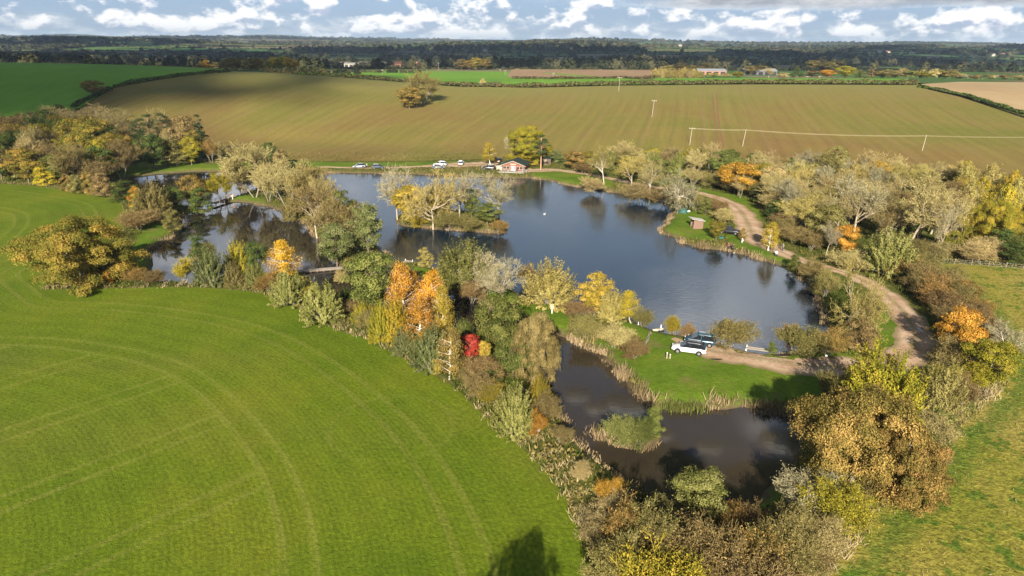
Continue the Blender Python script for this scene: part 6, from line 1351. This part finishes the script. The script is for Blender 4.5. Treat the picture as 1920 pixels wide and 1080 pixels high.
# ---- power line
MPOLE = mat('pole_wood', (.33, .29, .22), .8, noise=(2, .15))
def pole(u, v, tv, label, group='power poles in the fields', arm=True, lean=0., Y=None, name='power_pole'):
    if Y: t, _ = h_at(u, v, Y); P = np.array([t * Y, Y, float(H(t * Y, Y))])
    else: P = G(u, v)
    h = top_h(P, tv); r = empty(name, tuple(P), rg.uniform(-.2, .2), label, 'power pole', group); r.rotation_euler = (0, lean, r.rotation_euler[2])
    part('pole', MPOLE, r, ('c', (0, 0, -.3), (0, 0, h), .14, .10, 10)); 
    if arm: part('crossarm', MPOLE, r, ('b', (0, -.15, h - .25), (2.4, .14, .16))); 
    for x in ((-1.05, 0, 1.05) if arm else (0,)): part('insulator', MWHITE, r, ('c', (x, -.15 if arm else 0, h - .17), (x, -.15 if arm else 0, h + .12), .06, .04, 8))
    return np.array([P[0] + math.sin(lean) * h, P[1], P[2] + h])
p1 = pole(1293, 272, 240, 'power pole with crossarm, leftmost of the three carrying the bright wires', lean=.06)
p2 = pole(1392, 275, 243, 'plain power pole in the middle of the bright wires', arm=False, lean=.10)
p3 = pole(1729, 283, 254, 'plain power pole far right in the brown field', arm=False, lean=.08)
pole(1222, 220, 188, 'tall power pole with crossarm alone in the brown field', lean=.08)
pole(1160, 172, 145, 'power pole with equipment at the top edge of the brown field', lean=.02)
for u, v, tv, lb, Y in ((718, 148, 131, 'power pole standing in the bright green strip', 640), (822, 133, 118, 'power pole left of the russet clump', 820), (938, 139, 130, 'short power pole right of the russet clump', 800), (947, 148, 132, 'thin power pole behind the green strip', 700), (1037, 152, 137, 'power pole at the end of the bright green strip', 620), (1512, 155, 143, 'power pole in front of the pinkish tree', 600), (1535, 157, 143, 'power pole in front of the bright orange tree', 590), (766, 128, 119, 'distant power pole above the green strip', 900)): pole(u, v, tv, lb, Y=Y)
def wire(a, b, sag, dz=0., dx=0.):
    n = 26; t = np.linspace(0, 1, n); P = a[None] * (1 - t)[:, None] + b[None] * t[:, None]; P[:, 2] -= sag * 4 * t * (1 - t) - dz; P[:, 0] += dx; S = [(*P[i], *P[i + 1], .020, .020) for i in range(n - 1)]; V, F = tubes(np.array(S), 4); return V, F
p4 = G(2200, 292) + np.array([0, 0, 8.5]); Vs, Fs, k = [], [], 0
for a, b in ((p1, p2), (p2, p3), (p3, p4)):
    for dz in (0., -.25):
        V, F = wire(a, b, .012 * np.linalg.norm(b - a), dz); Vs.append(V); Fs.append(F + k); k += len(V)
me = mesh_np('power_wires', np.vstack(Vs), np.vstack(Fs), mat('wire_bright', (.60, .52, .36), .4, .3), True); tag(obj('power_wires', me), 'pair of bright overhead wires crossing the brown field', 'power line')
# ---- buildings of the plain
MPAN = mat('tin_roof_pale', (.26, .25, .23), .6, noise=(.3, .1)); MGRO = mat('sheet_roof_grey', (.22, .23, .25), .7, noise=(.3, .1)); MTILE = mat('tile_roof', (.26, .12, .08), .8, noise=(1, .2)); MBR = mat('brick_wall', (.34, .17, .11), .85, noise=(2, .15)); MREN = mat('render_wall', (.36, .33, .29), .8, noise=(1, .08))
def gable(u, Y, L, D, h, g, wall, roof, label, name, cat, group=None, rz=0., wins=4, bigdoor=False, chim=False):
    t, _ = h_at(u, 150, Y); P = (t * Y, Y, float(H(t * Y, Y)) - .2); r = empty(name, P, rz, label, cat, group)
    V = [(-L/2, -D/2, 0), (L/2, -D/2, 0), (L/2, D/2, 0), (-L/2, D/2, 0), (-L/2, -D/2, h), (L/2, -D/2, h), (L/2, D/2, h), (-L/2, D/2, h), (-L/2, 0, g), (L/2, 0, g)]
    poly_part('wall', V, [(0, 1, 5, 4), (2, 3, 7, 6), (0, 4, 8, 7, 3), (1, 2, 6, 9, 5)], wall, r); o = .4; s = (g - h) / (D / 2); e = D/2 + o
    Vr = [(-L/2 - o, -e, h - o * s + .1), (L/2 + o, -e, h - o * s + .1), (L/2 + o, 0, g + .1), (-L/2 - o, 0, g + .1), (L/2 + o, e, h - o * s + .1), (-L/2 - o, e, h - o * s + .1)]; Vr += [(x, y, z + .2) for x, y, z in Vr]
    rf = poly_part('roof', Vr, [(0, 1, 2, 3), (3, 2, 4, 5), (6, 9, 8, 7), (9, 11, 10, 8), (0, 6, 7, 1), (5, 4, 10, 11), (0, 3, 9, 6), (3, 5, 11, 9), (1, 7, 8, 2), (2, 8, 10, 4)], roof, r)
    if chim: part('chimney', wall, rf, ('b', (-L * .35, 0, g + .5), (.9, .7, 1.8)))
    for i in range(wins): x = -L/2 + (i + .5) * L / wins; part('window' if not bigdoor else 'bay_door', MGLASS if not bigdoor else MBLK, r, ('b', (x, -D/2 - .03, h * (.55 if not bigdoor else .42)), (min(1.3, L / wins * .45) if not bigdoor else L / wins * .7, .08, 1.2 if not bigdoor else h * .8)))
    return r
gable(372, 1750, 58, 22, 6, 9.5, MREN, MPAN, 'long pale farm shed among trees on the left of the plain', 'farm_shed', 'barn', None, 0, 6, True)
gable(328, 1700, 30, 18, 5, 8.5, MBR, MPAN, 'shorter brownish barn left of the long pale farm shed', 'farm_shed', 'barn', None, 0, 4, True)
gable(662, 1020, 20, 12, 4.5, 6, MREN, MPAN, 'small white farm shed left of the brick houses', 'farm_shed', 'barn', None, 0, 3, True)
gable(752, 1120, 17, 8, 5.5, 8.5, MBR, MTILE, 'brick farmhouse, left one of the pair behind the green strip', 'house', 'house', None, .1, 4, False, True)
gable(776, 1120, 14, 8, 5.5, 8.5, MBR, MTILE, 'brick house, right one of the pair behind the green strip', 'house', 'house', None, -.1, 3, False, True)
gable(1330, 760, 30, 16, 4, 6, MBR, MGRO, 'grey-roofed works shed behind the straw tree', 'works_shed', 'shed', None, .05, 4, True)
gable(1420, 760, 34, 16, 4.5, 6.5, mat('dark_cladding', (.09, .10, .13), .6), MGRO, 'dark blue works shed left of the bare tan tree', 'works_shed', 'shed', None, .0, 5, True)
NTH = ['first', 'second', 'third', 'fourth', 'fifth', 'sixth', 'seventh', 'eighth', 'ninth', 'tenth', 'eleventh', 'twelfth']
for i, (u, Y) in enumerate(sorted(((1500, 2500), (1640, 2900), (1655, 2800), (1700, 2700), (1735, 2400), (1748, 2430), (1815, 2500), (1850, 2550), (1870, 2600), (1270, 3400), (965, 3000), (910, 2600)))): gable(u, Y, 15, 8, 5.5, 8.5, MREN, MTILE if i % 2 else MPAN, NTH[i] + ' from the left of the tiny pale houses far out on the plain', 'house', 'house', 'pale houses far out on the plain', rg.uniform(-.4, .4), 3)

for s in (-1.0, 1.0):
    C = catmull(GW([(1340, 176), (1342, 210), (1346, 245), (1352, 278)]), False, 6); C = C + [s, 0]
    poly = np.vstack([C + [-.32, 0], (C + [.32, 0])[::-1]]); V = [(x, y, float(H(x, y)) + .17) for x, y in poly]; n = len(C)
    tag(poly_part('wheel_track', V, [(i, i + 1, 2 * n - 2 - i, 2 * n - 1 - i) for i in range(n - 1)], mat('bare_soil', (.17, .075, .04), .95), None), kind='structure')
